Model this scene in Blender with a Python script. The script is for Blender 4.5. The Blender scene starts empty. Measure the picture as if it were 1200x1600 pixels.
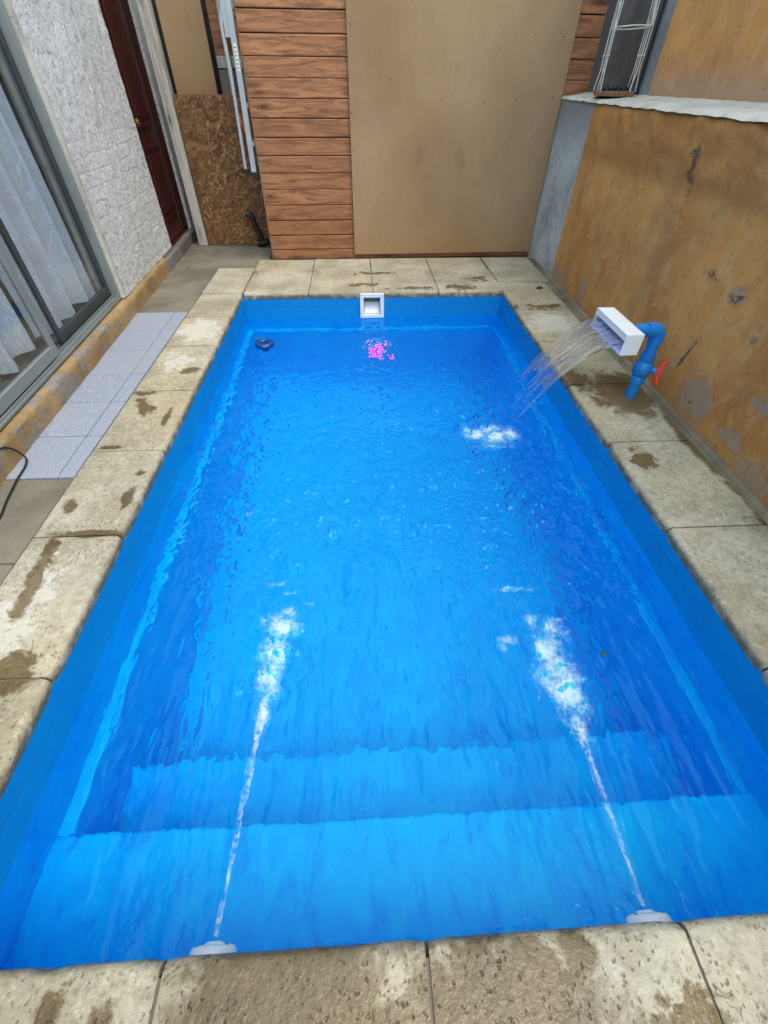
import bpy, bmesh, math, random
import numpy as np
from mathutils import Vector, Matrix, noise as mnoise
random.seed(7); rng = np.random.default_rng(11)
SC = bpy.context.scene
COL = SC.collection
R = math.radians

# ------------------------------------------------------------------ camera
CAM_H = 1.32
cam_d = bpy.data.cameras.new('camera'); cam = bpy.data.objects.new('camera', cam_d); COL.objects.link(cam)
cam_d.sensor_fit = 'HORIZONTAL'; cam_d.sensor_width = 36.0; cam_d.lens = 676.09 / 1200 * 36
cam_d.clip_start = 0.02; cam_d.clip_end = 500
def set_cam(pitch=0.7891, yaw=0.05884, roll=0.00904):
    fw = Vector((math.sin(yaw) * math.cos(pitch), math.cos(yaw) * math.cos(pitch), -math.sin(pitch)))
    r = Vector((math.cos(yaw), -math.sin(yaw), 0)); u = r.cross(fw)
    r2 = math.cos(roll) * r + math.sin(roll) * u; u2 = -math.sin(roll) * r + math.cos(roll) * u
    m = Matrix((r2, u2, -fw)).transposed().to_4x4(); m.translation = (0, 0, CAM_H)
    cam.matrix_world = m
set_cam(); SC.camera = cam

# ------------------------------------------------------------------ sky and sun (overcast)
SUN_EL, SUN_AZ = R(60), R(138)          # azimuth clockwise from +Y: behind the camera
wd = bpy.data.worlds.new('World'); SC.world = wd; wd.use_nodes = True
wn = wd.node_tree; wn.nodes.clear()
sky = wn.nodes.new('ShaderNodeTexSky'); sky.sky_type = 'NISHITA'; sky.sun_disc = False
sky.sun_elevation = SUN_EL; sky.sun_rotation = SUN_AZ; sky.air_density = 1.0; sky.dust_density = 4.0; sky.ozone_density = 1.0
hs = wn.nodes.new('ShaderNodeHueSaturation'); hs.inputs['Saturation'].default_value = 0.42
bg = wn.nodes.new('ShaderNodeBackground'); bg.inputs['Strength'].default_value = 0.15
wo = wn.nodes.new('ShaderNodeOutputWorld')
cl = wn.nodes.new('ShaderNodeMix'); cl.data_type = 'RGBA'; cl.inputs[0].default_value = 0.82; cl.inputs[7].default_value = (5.1, 6.4, 7.3, 1)   # even overcast layer
wn.links.new(sky.outputs[0], hs.inputs['Color']); wn.links.new(hs.outputs[0], cl.inputs[6]); wn.links.new(cl.outputs[2], bg.inputs[0]); wn.links.new(bg.outputs[0], wo.inputs[0])
sl = bpy.data.lights.new('sun', 'SUN'); sl.energy = 1.3; sl.angle = R(36); sl.color = (1.0, 0.91, 0.79)
so = bpy.data.objects.new('sun', sl); COL.objects.link(so)
sd = Vector((math.sin(SUN_AZ) * math.cos(SUN_EL), math.cos(SUN_AZ) * math.cos(SUN_EL), math.sin(SUN_EL)))
so.rotation_euler = sd.to_track_quat('Z', 'Y').to_euler(); so.location = (0, -3, 8)
SC.view_settings.view_transform = 'Standard'; SC.view_settings.look = 'None'
SC.view_settings.exposure = 1.08; SC.view_settings.gamma = 1.0; SC.view_settings.use_curve_mapping = False
SC.render.engine = 'CYCLES'
cy = SC.cycles
cy.use_denoising = True; cy.caustics_refractive = True; cy.caustics_reflective = True; cy.blur_glossy = 0.8
cy.max_bounces = 12; cy.transmission_bounces = 10; cy.transparent_max_bounces = 12; cy.diffuse_bounces = 4; cy.glossy_bounces = 4
cy.sample_clamp_indirect = 6.0; cy.denoising_prefilter = 'ACCURATE'; cy.denoising_input_passes = 'RGB_ALBEDO_NORMAL'

# ------------------------------------------------------------------ mesh helpers (all coordinates in world metres)
WL = {}
def mk(name, VF, mat, parent=None, smooth=False, kind=None):
    V, F = VF; V = np.asarray(V, float)
    lo, hi = V.min(0), V.max(0); c = np.array([(lo[0] + hi[0]) / 2, (lo[1] + hi[1]) / 2, lo[2]])
    me = bpy.data.meshes.new(name); me.from_pydata((V - c).tolist(), [], [list(map(int, f)) for f in F])
    me.materials.append(mat); me.update()
    if smooth: me.polygons.foreach_set('use_smooth', [True] * len(me.polygons))
    o = bpy.data.objects.new(name, me); COL.objects.link(o)
    if parent is not None:
        o.parent = parent; o.location = Vector(c - WL[parent.name_full])
    else: o.location = Vector(c)
    WL[o.name_full] = c
    if smooth and len(V) < 4000: md_ = o.modifiers.new('edge', 'EDGE_SPLIT'); md_.split_angle = R(42)
    if kind: o['kind'] = kind
    return o
def copy_part(o, parent, world):
    c = o.copy(); COL.objects.link(c); c.parent = parent
    w = np.array(world, float); c.location = Vector(w - WL[parent.name_full]) if parent else Vector(w); WL[c.name_full] = w
    return c
def tag(o, label=None, cat=None, group=None, kind=None):
    if label: o['label'] = label
    if cat: o['category'] = cat
    if group: o['group'] = group
    if kind: o['kind'] = kind
    return o
def empty(name, loc, label=None, cat=None, group=None, kind=None):
    o = bpy.data.objects.new(name, None); COL.objects.link(o); o.location = loc; o.empty_display_size = 0.1
    WL[o.name_full] = np.array(loc, float); return tag(o, label, cat, group, kind)
def join(*parts):
    V = []; F = []; n = 0
    for v, f in parts:
        V.append(np.asarray(v, float)); F += [[i + n for i in q] for q in f]; n += len(v)
    return np.vstack(V), F
def box(x0, x1, y0, y1, z0, z1):
    V = [(x0, y0, z0), (x1, y0, z0), (x1, y1, z0), (x0, y1, z0), (x0, y0, z1), (x1, y0, z1), (x1, y1, z1), (x0, y1, z1)]
    return np.array(V, float), [(0, 3, 2, 1), (4, 5, 6, 7), (0, 1, 5, 4), (1, 2, 6, 5), (2, 3, 7, 6), (3, 0, 4, 7)]
def bev(VF, w=0.004, seg=2):
    bm = bmesh.new(); vs = [bm.verts.new(v) for v in VF[0]]
    for f in VF[1]: bm.faces.new([vs[i] for i in f])
    bmesh.ops.recalc_face_normals(bm, faces=bm.faces)
    bmesh.ops.bevel(bm, geom=list(bm.edges), offset=w, segments=seg, profile=0.6, affect='EDGES', clamp_overlap=True)
    bm.verts.index_update()
    V = np.array([v.co[:] for v in bm.verts]); F = [[v.index for v in f.verts] for f in bm.faces]; bm.free(); return V, F
def xf(VF, fn): return np.array([fn(*v) for v in VF[0]]), VF[1]
def tube(path, rad, n=10, caps=True):
    P = [Vector(p) for p in path]; m = len(P); rr = rad if hasattr(rad, '__len__') else [rad] * m
    V = []; F = []; up = None
    for i in range(m):
        t = (P[min(i + 1, m - 1)] - P[max(i - 1, 0)]).normalized()
        if up is None: up = t.orthogonal().normalized()
        up = (up - t * up.dot(t)).normalized(); b = t.cross(up)
        for k in range(n):
            a = 2 * math.pi * k / n; V.append(tuple(P[i] + (up * math.cos(a) + b * math.sin(a)) * rr[i]))
    for i in range(m - 1):
        for k in range(n):
            k2 = (k + 1) % n; F.append((i * n + k, i * n + k2, (i + 1) * n + k2, (i + 1) * n + k))
    if caps: F.append(tuple(range(n))[::-1]); F.append(tuple((m - 1) * n + k for k in range(n)))
    return np.array(V), F
def lathe(prof, c, axis='Z', n=24):
    V = []; F = []; m = len(prof)
    for r, h in prof:
        for k in range(n):
            a = 2 * math.pi * k / n; p = (r * math.cos(a), r * math.sin(a), h)
            if axis == 'Y': p = (p[0], h, p[1])
            if axis == 'X': p = (h, p[0], p[1])
            V.append((p[0] + c[0], p[1] + c[1], p[2] + c[2]))
    for i in range(m - 1):
        for k in range(n):
            k2 = (k + 1) % n; F.append((i * n + k, i * n + k2, (i + 1) * n + k2, (i + 1) * n + k))
    F.append(tuple(range(n))[::-1]); F.append(tuple((m - 1) * n + k for k in range(n)))
    return np.array(V), F
def grid(fn, us, vs, flip=False):
    V = np.array([fn(u, v) for u in us for v in vs]); nv = len(vs); F = []
    for i in range(len(us) - 1):
        for j in range(nv - 1):
            q = (i * nv + j, (i + 1) * nv + j, (i + 1) * nv + j + 1, i * nv + j + 1); F.append(q[::-1] if flip else q)
    return V, F
def fbm(x, y, z, o=4):
    return mnoise.fractal(Vector((x, y, z)), 1.0, 2.0, o)

# ------------------------------------------------------------------ material helpers
def s2l(r, g, b):
    f = lambda c: (c / 255 / 12.92) if c <= 10 else ((c / 255 + 0.055) / 1.055) ** 2.4
    return (f(r), f(g), f(b), 1)
class MT:
    def __init__(s, name, rough=0.7, spec=0.5):
        s.m = bpy.data.materials.new(name); s.m.use_nodes = True; s.t = s.m.node_tree; s.n = s.t.nodes
        s.b = s.n['Principled BSDF']; s.out = s.n['Material Output']
        s.b.inputs['Roughness'].default_value = rough; s.b.inputs['Specular IOR Level'].default_value = spec
        s.pos = None
    def new(s, typ, **kw):
        n = s.n.new(typ)
        for k, v in kw.items():
            if isinstance(k, str) and hasattr(n, k): setattr(n, k, v)
        return n
    def link(s, a, b): s.t.links.new(a, b)
    def setin(s, sock, v):
        if hasattr(v, 'is_output') or hasattr(v, 'links'): s.link(v, sock)
        else: sock.default_value = v
    def P(s):
        if s.pos is None: s.pos = s.new('ShaderNodeNewGeometry').outputs['Position']
        return s.pos
    def OBJ(s): return s.new('ShaderNodeTexCoord').outputs['Object']
    def mapv(s, vec, scale=(1, 1, 1), loc=(0, 0, 0), rot=(0, 0, 0)):
        n = s.new('ShaderNodeMapping'); s.link(vec, n.inputs['Vector']); n.inputs['Scale'].default_value = scale
        n.inputs['Location'].default_value = loc; n.inputs['Rotation'].default_value = rot; return n.outputs[0]
    def noise(s, scale, vec=None, detail=4, rough=0.55, dist=0.0, col=False):
        n = s.new('ShaderNodeTexNoise'); s.link(vec if vec is not None else s.P(), n.inputs['Vector'])
        n.inputs['Scale'].default_value = scale; n.inputs['Detail'].default_value = detail
        n.inputs['Roughness'].default_value = rough; n.inputs['Distortion'].default_value = dist
        return n.outputs['Color' if col else 'Fac']
    def vor(s, scale, vec=None, feat='F1', out='Distance', rnd=1.0):
        n = s.new('ShaderNodeTexVoronoi'); n.feature = feat; s.link(vec if vec is not None else s.P(), n.inputs['Vector'])
        n.inputs['Scale'].default_value = scale; n.inputs['Randomness'].default_value = rnd; return n.outputs[out]
    def math(s, op, a, b=0.0, c=0.0, clamp=False):
        n = s.new('ShaderNodeMath'); n.operation = op; n.use_clamp = clamp
        for i, v in enumerate((a, b, c)): s.setin(n.inputs[i], v)
        return n.outputs[0]
    def step(s, v, lo, hi, a=0.0, b=1.0):
        n = s.new('ShaderNodeMapRange'); n.interpolation_type = 'SMOOTHSTEP'; s.link(v, n.inputs[0])
        n.inputs[1].default_value = lo; n.inputs[2].default_value = hi; n.inputs[3].default_value = a; n.inputs[4].default_value = b
        return n.outputs[0]
    def mix(s, f, a, b, mode='MIX'):
        n = s.new('ShaderNodeMix'); n.data_type = 'RGBA'; n.blend_type = mode; s.setin(n.inputs[0], f)
        s.setin(n.inputs[6], a); s.setin(n.inputs[7], b); return n.outputs[2]
    def sep(s, v=None):
        n = s.new('ShaderNodeSeparateXYZ'); s.link(v if v is not None else s.P(), n.inputs[0]); return n.outputs
    def rand(s): return s.new('ShaderNodeObjectInfo').outputs['Random']
    def island(s): return s.new('ShaderNodeNewGeometry').outputs['Random Per Island']
    def bump(s, h, strength=0.4, dist=0.01, prev=None):
        n = s.new('ShaderNodeBump'); s.link(h, n.inputs['Height']); n.inputs['Strength'].default_value = strength
        n.inputs['Distance'].default_value = dist
        if prev is not None: s.link(prev, n.inputs['Normal'])
        s.link(n.outputs[0], s.b.inputs['Normal']); return n.outputs[0]
    def color(s, v): s.setin(s.b.inputs['Base Color'], v); return s
    def rough(s, v): s.setin(s.b.inputs['Roughness'], v); return s
    def blob(s, cx, cy, rx, ry, nz, amp=0.6, rot=0.0, vec=None):
        """1 inside an ellipse about (cx, cy) whose rim is broken by noise nz"""
        v = s.mapv(vec if vec is not None else s.P(), loc=(-cx, -cy, 0))
        v = s.mapv(v, rot=(0, 0, rot)); v = s.mapv(v, scale=(1 / rx, 1 / ry, 0))
        n = s.new('ShaderNodeVectorMath'); n.operation = 'LENGTH'; s.link(v, n.inputs[0])
        d = s.math('ADD', n.outputs['Value'], s.math('MULTIPLY', s.math('SUBTRACT', nz, 0.5), amp * 5.5))
        return s.step(d, 0.62, 1.08, 1.0, 0.0)
    def vmax(s, L):
        o = L[0]
        for q in L[1:]: o = s.math('MAXIMUM', o, q)
        return o

def simple(name, rgb, rough=0.6, var=0.12, sc=8.0, metallic=0.0, bump=0.0, bsc=60.0, spec=0.5):
    m = MT(name, rough, spec); n = m.noise(sc, detail=5); c = s2l(*rgb)
    d = tuple(x * (1 - var * 2) for x in c[:3]) + (1,)
    m.color(m.mix(m.step(n, 0.3, 0.7), d, c)); m.b.inputs['Metallic'].default_value = metallic
    m.rough(m.math('ADD', m.math('MULTIPLY', m.noise(sc * 3), 0.2), rough - 0.1))
    if bump: m.bump(m.noise(bsc, detail=4), bump, 0.004)
    return m.m

# ------------------------------------------------------------------ materials
def mat_coping():
    m = MT('coping_stone', 0.8)
    n1 = m.noise(2.2, detail=6, rough=0.65); n2 = m.noise(14, detail=6, rough=0.7); n3 = m.noise(90, detail=3)
    base = m.mix(m.step(n1, 0.35, 0.68), s2l(142, 132, 110), s2l(181, 174, 157))
    base = m.mix(m.math('MULTIPLY', m.step(m.noise(1.1, detail=3), 0.45, 0.7), 0.5), base, s2l(172, 152, 106))      # ochre bloom
    base = m.mix(m.math('MULTIPLY', m.step(n2, 0.52, 0.75), 0.5), base, s2l(112, 103, 84))
    rv = m.rand(); base = m.mix(m.math('MULTIPLY', rv, 0.28), base, s2l(134, 124, 102))
    # pits cast into the face, drawn out one way
    wv = m.new('ShaderNodeVectorMath'); wv.operation = 'MULTIPLY_ADD'; m.link(m.noise(60, detail=4, rough=.7, col=True), wv.inputs[0]); wv.inputs[1].default_value = (.022, .022, 0); m.link(m.P(), wv.inputs[2])
    pit = m.step(m.math('SUBTRACT', m.vor(85, m.mapv(wv.outputs[0], scale=(1.0, 0.7, 1), rot=(0, 0, 0.7))), m.math('MULTIPLY', m.noise(45, detail=3), .22)), 0.02, 0.16, 1, 0)
    pit = m.math('MULTIPLY', pit, m.step(m.noise(6, detail=5, rough=.7), 0.38, 0.62))
    mot = m.noise(38, detail=6, rough=.8); base = m.mix(m.math('MULTIPLY', m.step(mot, .5, .66), .5), base, s2l(100, 91, 72)); base = m.mix(m.math('MULTIPLY', m.step(mot, .47, .32), .45), base, s2l(206, 200, 184))
    base = m.mix(m.math('MULTIPLY', pit, 0.6), base, s2l(92, 80, 58))
    # lime bloom
    nz = m.noise(12, detail=9, rough=0.75)
    white = m.vmax([m.blob(-1.17, 3.25, 0.16, 0.2, nz), m.blob(1.47, 3.28, 0.17, 0.2, nz), m.blob(-1.2, 2.75, .11, .12, nz, .9), m.blob(-1.22, .85, .09, .25, nz, 1.0)])
    base = m.mix(m.math('MULTIPLY', white, 0.5), base, s2l(200, 197, 190))
    # wet
    nw = m.noise(11, detail=9, rough=0.72, dist=0.8); 
    W = [m.blob(1.56, 2.25, .24, .30, nw, .35), m.blob(1.33, 2.42, .10, .14, nw, .7), m.blob(1.69, 1.75, .05, .42, nw, .35), m.blob(1.71, 1.2, .04, .4, nw, .4),
         m.blob(-.20, -.08, .27, .16, nw, .30), m.blob(.24, -.10, .24, .14, nw, .45), m.blob(.05, -.18, .6, .14, nw, .45), m.blob(.42, -.04, .05, .06, nw, .5), m.blob(.60, -.17, .1, .07, nw, 1.0), m.blob(-.55, -.1, .035, .055, nw, .5), m.blob(-.66, -.07, .03, .04, nw, .6),
         m.blob(-1.14, 1.24, .17, .024, nw, .35, .03), m.blob(-1.23, 1.0, .035, .22, nw, .6, -.1), m.blob(-1.12, .66, .09, .07, nw, .7), m.blob(-1.11, .45, .03, .06, nw, .5), m.blob(-1.17, .56, .03, .06, nw, .8),
         m.blob(-1.27, 1.83, .06, .018, nw, .5), m.blob(-1.22, 2.2, .12, .05, nw, .8, .9), m.blob(-1.28, 2.36, .1, .03, nw, .7), m.blob(-1.05, 1.62, .024, .022, nw, .6), m.blob(-1.05, 1.45, .026, .07, nw, .6), m.blob(-1.07, 2.1, .016, .1, nw, .8), m.blob(-1.08, 2.62, .06, .05, nw, 1.0),
         m.blob(-1.28, 1.4, .03, .05, nw, .8), m.blob(.92, 4.1, .13, .07, nw, 1.1), m.blob(1.1, 4.32, .09, .08, nw, 1.1), m.blob(.5, 4.08, .2, .035, nw, .9), m.blob(.0, 4.2, .13, .06, nw, 1.2), m.blob(1.48, 3.62, .18, .06, nw, 1.2), m.blob(.15, 4.5, .2, .04, nw, 1.2), m.blob(1.36, 1.62, .06, .07, nw, 1.1)]
    wet = m.vmax(W)
    drops = m.step(m.math('SUBTRACT', m.vor(75, wv.outputs[0]), m.math('MULTIPLY', m.noise(30, detail=3), .2)), 0.04, 0.16, 1, 0)
    y = m.sep()[1]
    drops = m.math('MULTIPLY', drops, m.math('MULTIPLY', m.step(y, -0.04, -0.09), m.step(m.noise(4, detail=2), 0.4, 0.55)))
    wet2 = m.math('MAXIMUM', m.math('MULTIPLY', wet, 1.0), m.math('MULTIPLY', drops, 0.4))
    dark = m.mix(1.0, base, s2l(164, 148, 120), 'MULTIPLY')
    base = m.mix(wet2, base, dark)
    # mould under the nose
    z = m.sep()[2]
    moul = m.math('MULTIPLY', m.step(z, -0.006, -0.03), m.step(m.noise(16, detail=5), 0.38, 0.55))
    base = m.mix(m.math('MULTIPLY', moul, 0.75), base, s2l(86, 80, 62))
    m.color(base); m.rough(m.math('SUBTRACT', 0.85, m.math('MULTIPLY', wet2, 0.5)))
    h = m.math('ADD', m.math('MULTIPLY', n3, 0.35), m.math('MULTIPLY', n2, 0.8)); h = m.math('SUBTRACT', h, m.math('MULTIPLY', pit, 0.7))
    h = m.math('ADD', h, m.math('MULTIPLY', drops, 0.2))
    m.bump(h, 0.8, 0.008); return m.m
def mat_concrete(name, a, b, wetamt=0.4, crack=0.3):
    m = MT(name, 0.85); n1 = m.noise(1.8, detail=6, rough=0.6); n2 = m.noise(25, detail=5, rough=0.7)
    c = m.mix(m.step(n1, 0.35, 0.65), s2l(*a), s2l(*b)); c = m.mix(m.math('MULTIPLY', m.step(n2, 0.5, 0.8), 0.5), c, s2l(70, 66, 56))
    nw = m.noise(5, detail=5, dist=0.5); w = m.math('MULTIPLY', m.step(nw, 0.60, 0.66), wetamt)
    c = m.mix(w, c, s2l(72, 64, 50)); m.color(c); m.rough(m.math('SUBTRACT', 0.88, m.math('MULTIPLY', w, 0.6)))
    m.bump(m.math('ADD', n2, m.noise(120, detail=2)), 0.4, 0.004); return m.m
def mat_tile():
    m = MT('granite_tile', 0.45)
    sp = m.noise(260, detail=2, rough=0.6); big = m.noise(3, detail=4)
    c = m.mix(m.step(sp, 0.38, 0.62), s2l(102, 108, 122), s2l(164, 169, 182)); c = m.mix(m.math('MULTIPLY', m.rand(), .22), c, s2l(150, 154, 168))
    c = m.mix(m.math('MULTIPLY', m.step(big, 0.5, 0.75), .3), c, s2l(150, 148, 142)); m.color(c); m.bump(sp, .12, .002); return m.m
def mat_pool():
    m = MT('blue_pool_paint', 0.35)
    z = m.sep()[2]; n = m.noise(3, detail=4)
    mo = m.noise(11, m.mapv(m.P(), scale=(1.5, .5, 1)), detail=6, rough=.7, dist=.8); c = m.mix(m.step(n, .3, .7), (0.0003, .375, .94, 1), (0.0003, .44, .97, 1))
    c = m.mix(m.math('MULTIPLY', m.step(mo, .46, .64), .8), c, (0.0003, .53, .98, 1)); c = m.mix(m.math('MULTIPLY', m.step(mo, .47, .30), .7), c, (0.0003, .21, .82, 1))  # uneven paint, streaked to stand in for sky reflections on the water
    dull_shade = m.step(m.math('ADD', z, m.math('MULTIPLY', m.noise(9, detail=4), .012)), -.216, -.206); c = m.mix(m.math('MULTIPLY', dull_shade, .8), c, (0.001, .155, .47, 1))      # dull dry paint above the water line, with coping shade painted in
    line = m.math('MULTIPLY', m.step(m.math('ABSOLUTE', m.math('ADD', z, 0.115)), 0.0, 0.012, 1, 0), m.step(m.noise(7, detail=4), .35, .65))
    c = m.mix(m.math('MULTIPLY', line, .35), c, s2l(40, 96, 110))
    m.color(c); m.bump(m.noise(30, detail=3), .12, .004); return m.m
def mat_water():
    m = MT('clear_water'); m.n.remove(m.b)
    g = m.new('ShaderNodeBsdfGlass'); g.inputs['IOR'].default_value = 1.333; g.inputs['Roughness'].default_value = 0.0
    g.inputs['Color'].default_value = (0.36, 0.985, 1.0, 1)
    b = m.new('ShaderNodeBump'); b.inputs['Strength'].default_value = 0.4; b.inputs['Distance'].default_value = 0.004
    m.link(m.noise(40, detail=2), b.inputs['Height']); m.link(b.outputs[0], g.inputs['Normal'])
    m.link(g.outputs[0], m.out.inputs[0]); return m.m
def mat_fall():
    m = MT('falling_water'); m.n.remove(m.b)
    g = m.new('ShaderNodeBsdfGlass'); g.inputs['IOR'].default_value = 1.333; g.inputs['Roughness'].default_value = 0.0
    d = m.new('ShaderNodeBsdfTranslucent'); d.inputs[0].default_value = (.93, .96, .98, 1); x = m.new('ShaderNodeMixShader')      # white streaks along the flow: aerated look plus painted sky highlights
    m.link(m.math('MULTIPLY', m.step(m.noise(1.0, m.mapv(m.P(), scale=(9, 75, 6)), detail=4, rough=.6), .46, .68), .42), x.inputs[0]); m.link(g.outputs[0], x.inputs[1]); m.link(d.outputs[0], x.inputs[2]); m.link(x.outputs[0], m.out.inputs[0]); return m.m
def mat_foam(name, froth):
    m = MT(name, 0.4); m.n.remove(m.b)
    d = m.new('ShaderNodeBsdfDiffuse'); d.inputs[0].default_value = (.94, .96, .98, 1)
    t = m.new('ShaderNodeBsdfTranslucent'); t.inputs[0].default_value = (.94, .96, .98, 1)
    x = m.new('ShaderNodeBsdfTransparent'); a = m.new('ShaderNodeMixShader'); a.inputs[0].default_value = .35
    e = m.new('ShaderNodeMixShader'); e.inputs[0].default_value = .2
    if froth:
        at = m.new('ShaderNodeAttribute'); at.attribute_name = 'cover'; at.attribute_type = 'GEOMETRY'
        n = m.noise(70, detail=6, rough=.72); n2 = m.noise(24, detail=4, rough=.65)
        q = m.math('ADD', at.outputs['Fac'], m.math('ADD', m.math('MULTIPLY', m.math('SUBTRACT', n, .5), 1.9), m.math('MULTIPLY', m.math('SUBTRACT', n2, .5), 1.0)))
        m.link(m.math('MULTIPLY', m.step(q, .05, 1.35, 0, .70), m.step(at.outputs['Fac'], .02, .2)), e.inputs[0])
        m.link(x.outputs[0], e.inputs[1]); m.link(a.outputs[0], e.inputs[2])
    else:
        m.link(a.outputs[0], e.inputs[1]); m.link(x.outputs[0], e.inputs[2])
    m.link(d.outputs[0], a.inputs[1]); m.link(t.outputs[0], a.inputs[2]); m.link(e.outputs[0], m.out.inputs[0]); return m.m
def mat_plaster():
    m = MT('white_plaster', 0.85); x, y, z = m.sep()
    n = m.noise(52, detail=7, rough=0.8, dist=0.9); n1 = m.noise(2.5, detail=5)
    c = m.mix(m.step(n1, .35, .7), s2l(214, 212, 210), s2l(232, 230, 228)); c = m.mix(m.math('MULTIPLY', m.step(n, .51, .38), .85), c, s2l(112, 114, 122))
    st = m.step(m.noise(1.4, m.mapv(m.P(), scale=(1, 3, .35)), detail=5), .56, .74); c = m.mix(m.math('MULTIPLY', st, .4), c, s2l(130, 132, 138))
    # ghost of the brick courses
    zz = m.math('FRACT', m.math('DIVIDE', m.math('ADD', z, m.math('MULTIPLY', m.noise(3, detail=4), .075)), .085))
    ln = m.math('MULTIPLY', m.step(m.math('ABSOLUTE', m.math('SUBTRACT', zz, .5)), .03, .11, 1, 0), m.step(m.noise(5, detail=3), .42, .58))
    ln = m.math('MULTIPLY', ln, m.step(z, 1.25, .85))
    c = m.mix(m.math('MULTIPLY', ln, .22), c, s2l(130, 128, 128)); m.color(c)
    h = m.math('SUBTRACT', m.math('ADD', m.math('MULTIPLY', n, 1.4), m.math('MULTIPLY', m.noise(140, detail=3), .4)), m.math('MULTIPLY', ln, .3)); m.bump(h, 0.9, 0.012); return m.m
def mat_plinth():
    m = MT('ochre_plinth_paint', 0.8); z = m.sep()[2]
    n = m.noise(3, detail=5); c = m.mix(m.step(n, .35, .7), s2l(128, 99, 60), s2l(154, 128, 90))
    chip = m.step(m.noise(5.5, m.mapv(m.P(), scale=(1, .6, 1.2)), detail=8, rough=.78), .515, .54); y = m.sep()[1]
    chip = m.math('MULTIPLY', chip, m.step(y, 3.6, 3.3)); c = m.mix(m.math('MULTIPLY', chip, .9), c, m.mix(m.noise(30), s2l(78, 74, 68), s2l(150, 146, 140)))
    c = m.mix(m.math('MULTIPLY', m.step(m.noise(22, detail=5), .56, .7), .4), c, s2l(110, 84, 50)); m.color(c)
    m.bump(m.math('SUBTRACT', m.noise(60, detail=5), m.math('MULTIPLY', chip, .8)), .5, .006); return m.m
def mat_wood(name, dark, light, axis='X', knots=True, rough=0.6, scale=1.0, rv=0.3):
    m = MT(name, rough); r = m.rand()
    v = m.new('ShaderNodeVectorMath'); v.operation = 'ADD'; m.link(m.P(), v.inputs[0])
    cb = m.new('ShaderNodeCombineXYZ'); m.link(m.math('MULTIPLY', r, 37.0), cb.inputs[0]); m.link(m.math('MULTIPLY', r, 11.0), cb.inputs[2]); m.link(cb.outputs[0], v.inputs[1])
    sc = {'X': (.9, 8, 9), 'Y': (8, .9, 9), 'Z': (9, 8, .9)}[axis]
    vv = m.mapv(v.outputs[0], scale=sc)
    g = m.noise(3.2 * scale, vv, detail=6, rough=.65, dist=1.2); f = m.noise(22 * scale, vv, detail=3)
    c = m.mix(m.step(g, .32, .66), s2l(*dark), s2l(*light)); c = m.mix(m.math('MULTIPLY', m.step(f, .5, .8), .35), c, s2l(*[q * .6 for q in dark]))
    c = m.mix(m.math('MULTIPLY', r, rv), c, s2l(*dark))
    if knots:
        kv = m.mapv(v.outputs[0], scale={'X': (2.6, 0, 9.0), 'Y': (0, 2.6, 9.0), 'Z': (9, 0, 2.6)}[axis]); d = m.vor(1.0, kv)
        c = m.mix(m.math('MULTIPLY', m.step(d, .07, .30, 1, 0), .6), c, s2l(*[q * .62 for q in dark])); c = m.mix(m.math('MULTIPLY', m.step(d, .035, .10, 1, 0), .85), c, s2l(*[q * .34 for q in dark]))
    m.color(c); m.bump(m.math('ADD', g, m.math('MULTIPLY', f, .5)), .25, .003); return m.m
def mat_board(name, a, b):
    m = MT(name, 0.75); n = m.noise(1.3, detail=5, rough=.55); f = m.noise(14, m.mapv(m.P(), scale=(1.4, 1, .7)), detail=6, rough=.7)
    c = m.mix(m.step(n, .3, .7), s2l(*a), s2l(*b)); c = m.mix(m.math('MULTIPLY', m.step(f, .5, .72), .22), c, s2l(*[q * .72 for q in a]))
    st = m.step(m.noise(2.6, m.mapv(m.P(), scale=(1, 1, .5), loc=(3, 0, 1)), detail=7, rough=.7), .60, .72); c = m.mix(m.math('MULTIPLY', st, .35), c, s2l(*[q * .66 for q in a]))
    sp = m.step(m.vor(17), .03, .05, 1, 0); c = m.mix(m.math('MULTIPLY', sp, m.math('MULTIPLY', m.step(m.noise(3), .5, .6), .6)), c, s2l(70, 50, 30))
    z = m.sep()[2]; low = m.math('MULTIPLY', m.step(m.math('ADD', z, m.math('MULTIPLY', f, .3)), .5, .16), .35); c = m.mix(low, c, s2l(150, 106, 58))
    m.color(c); m.bump(m.noise(180, detail=3), .15, .002); return m.m
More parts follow.
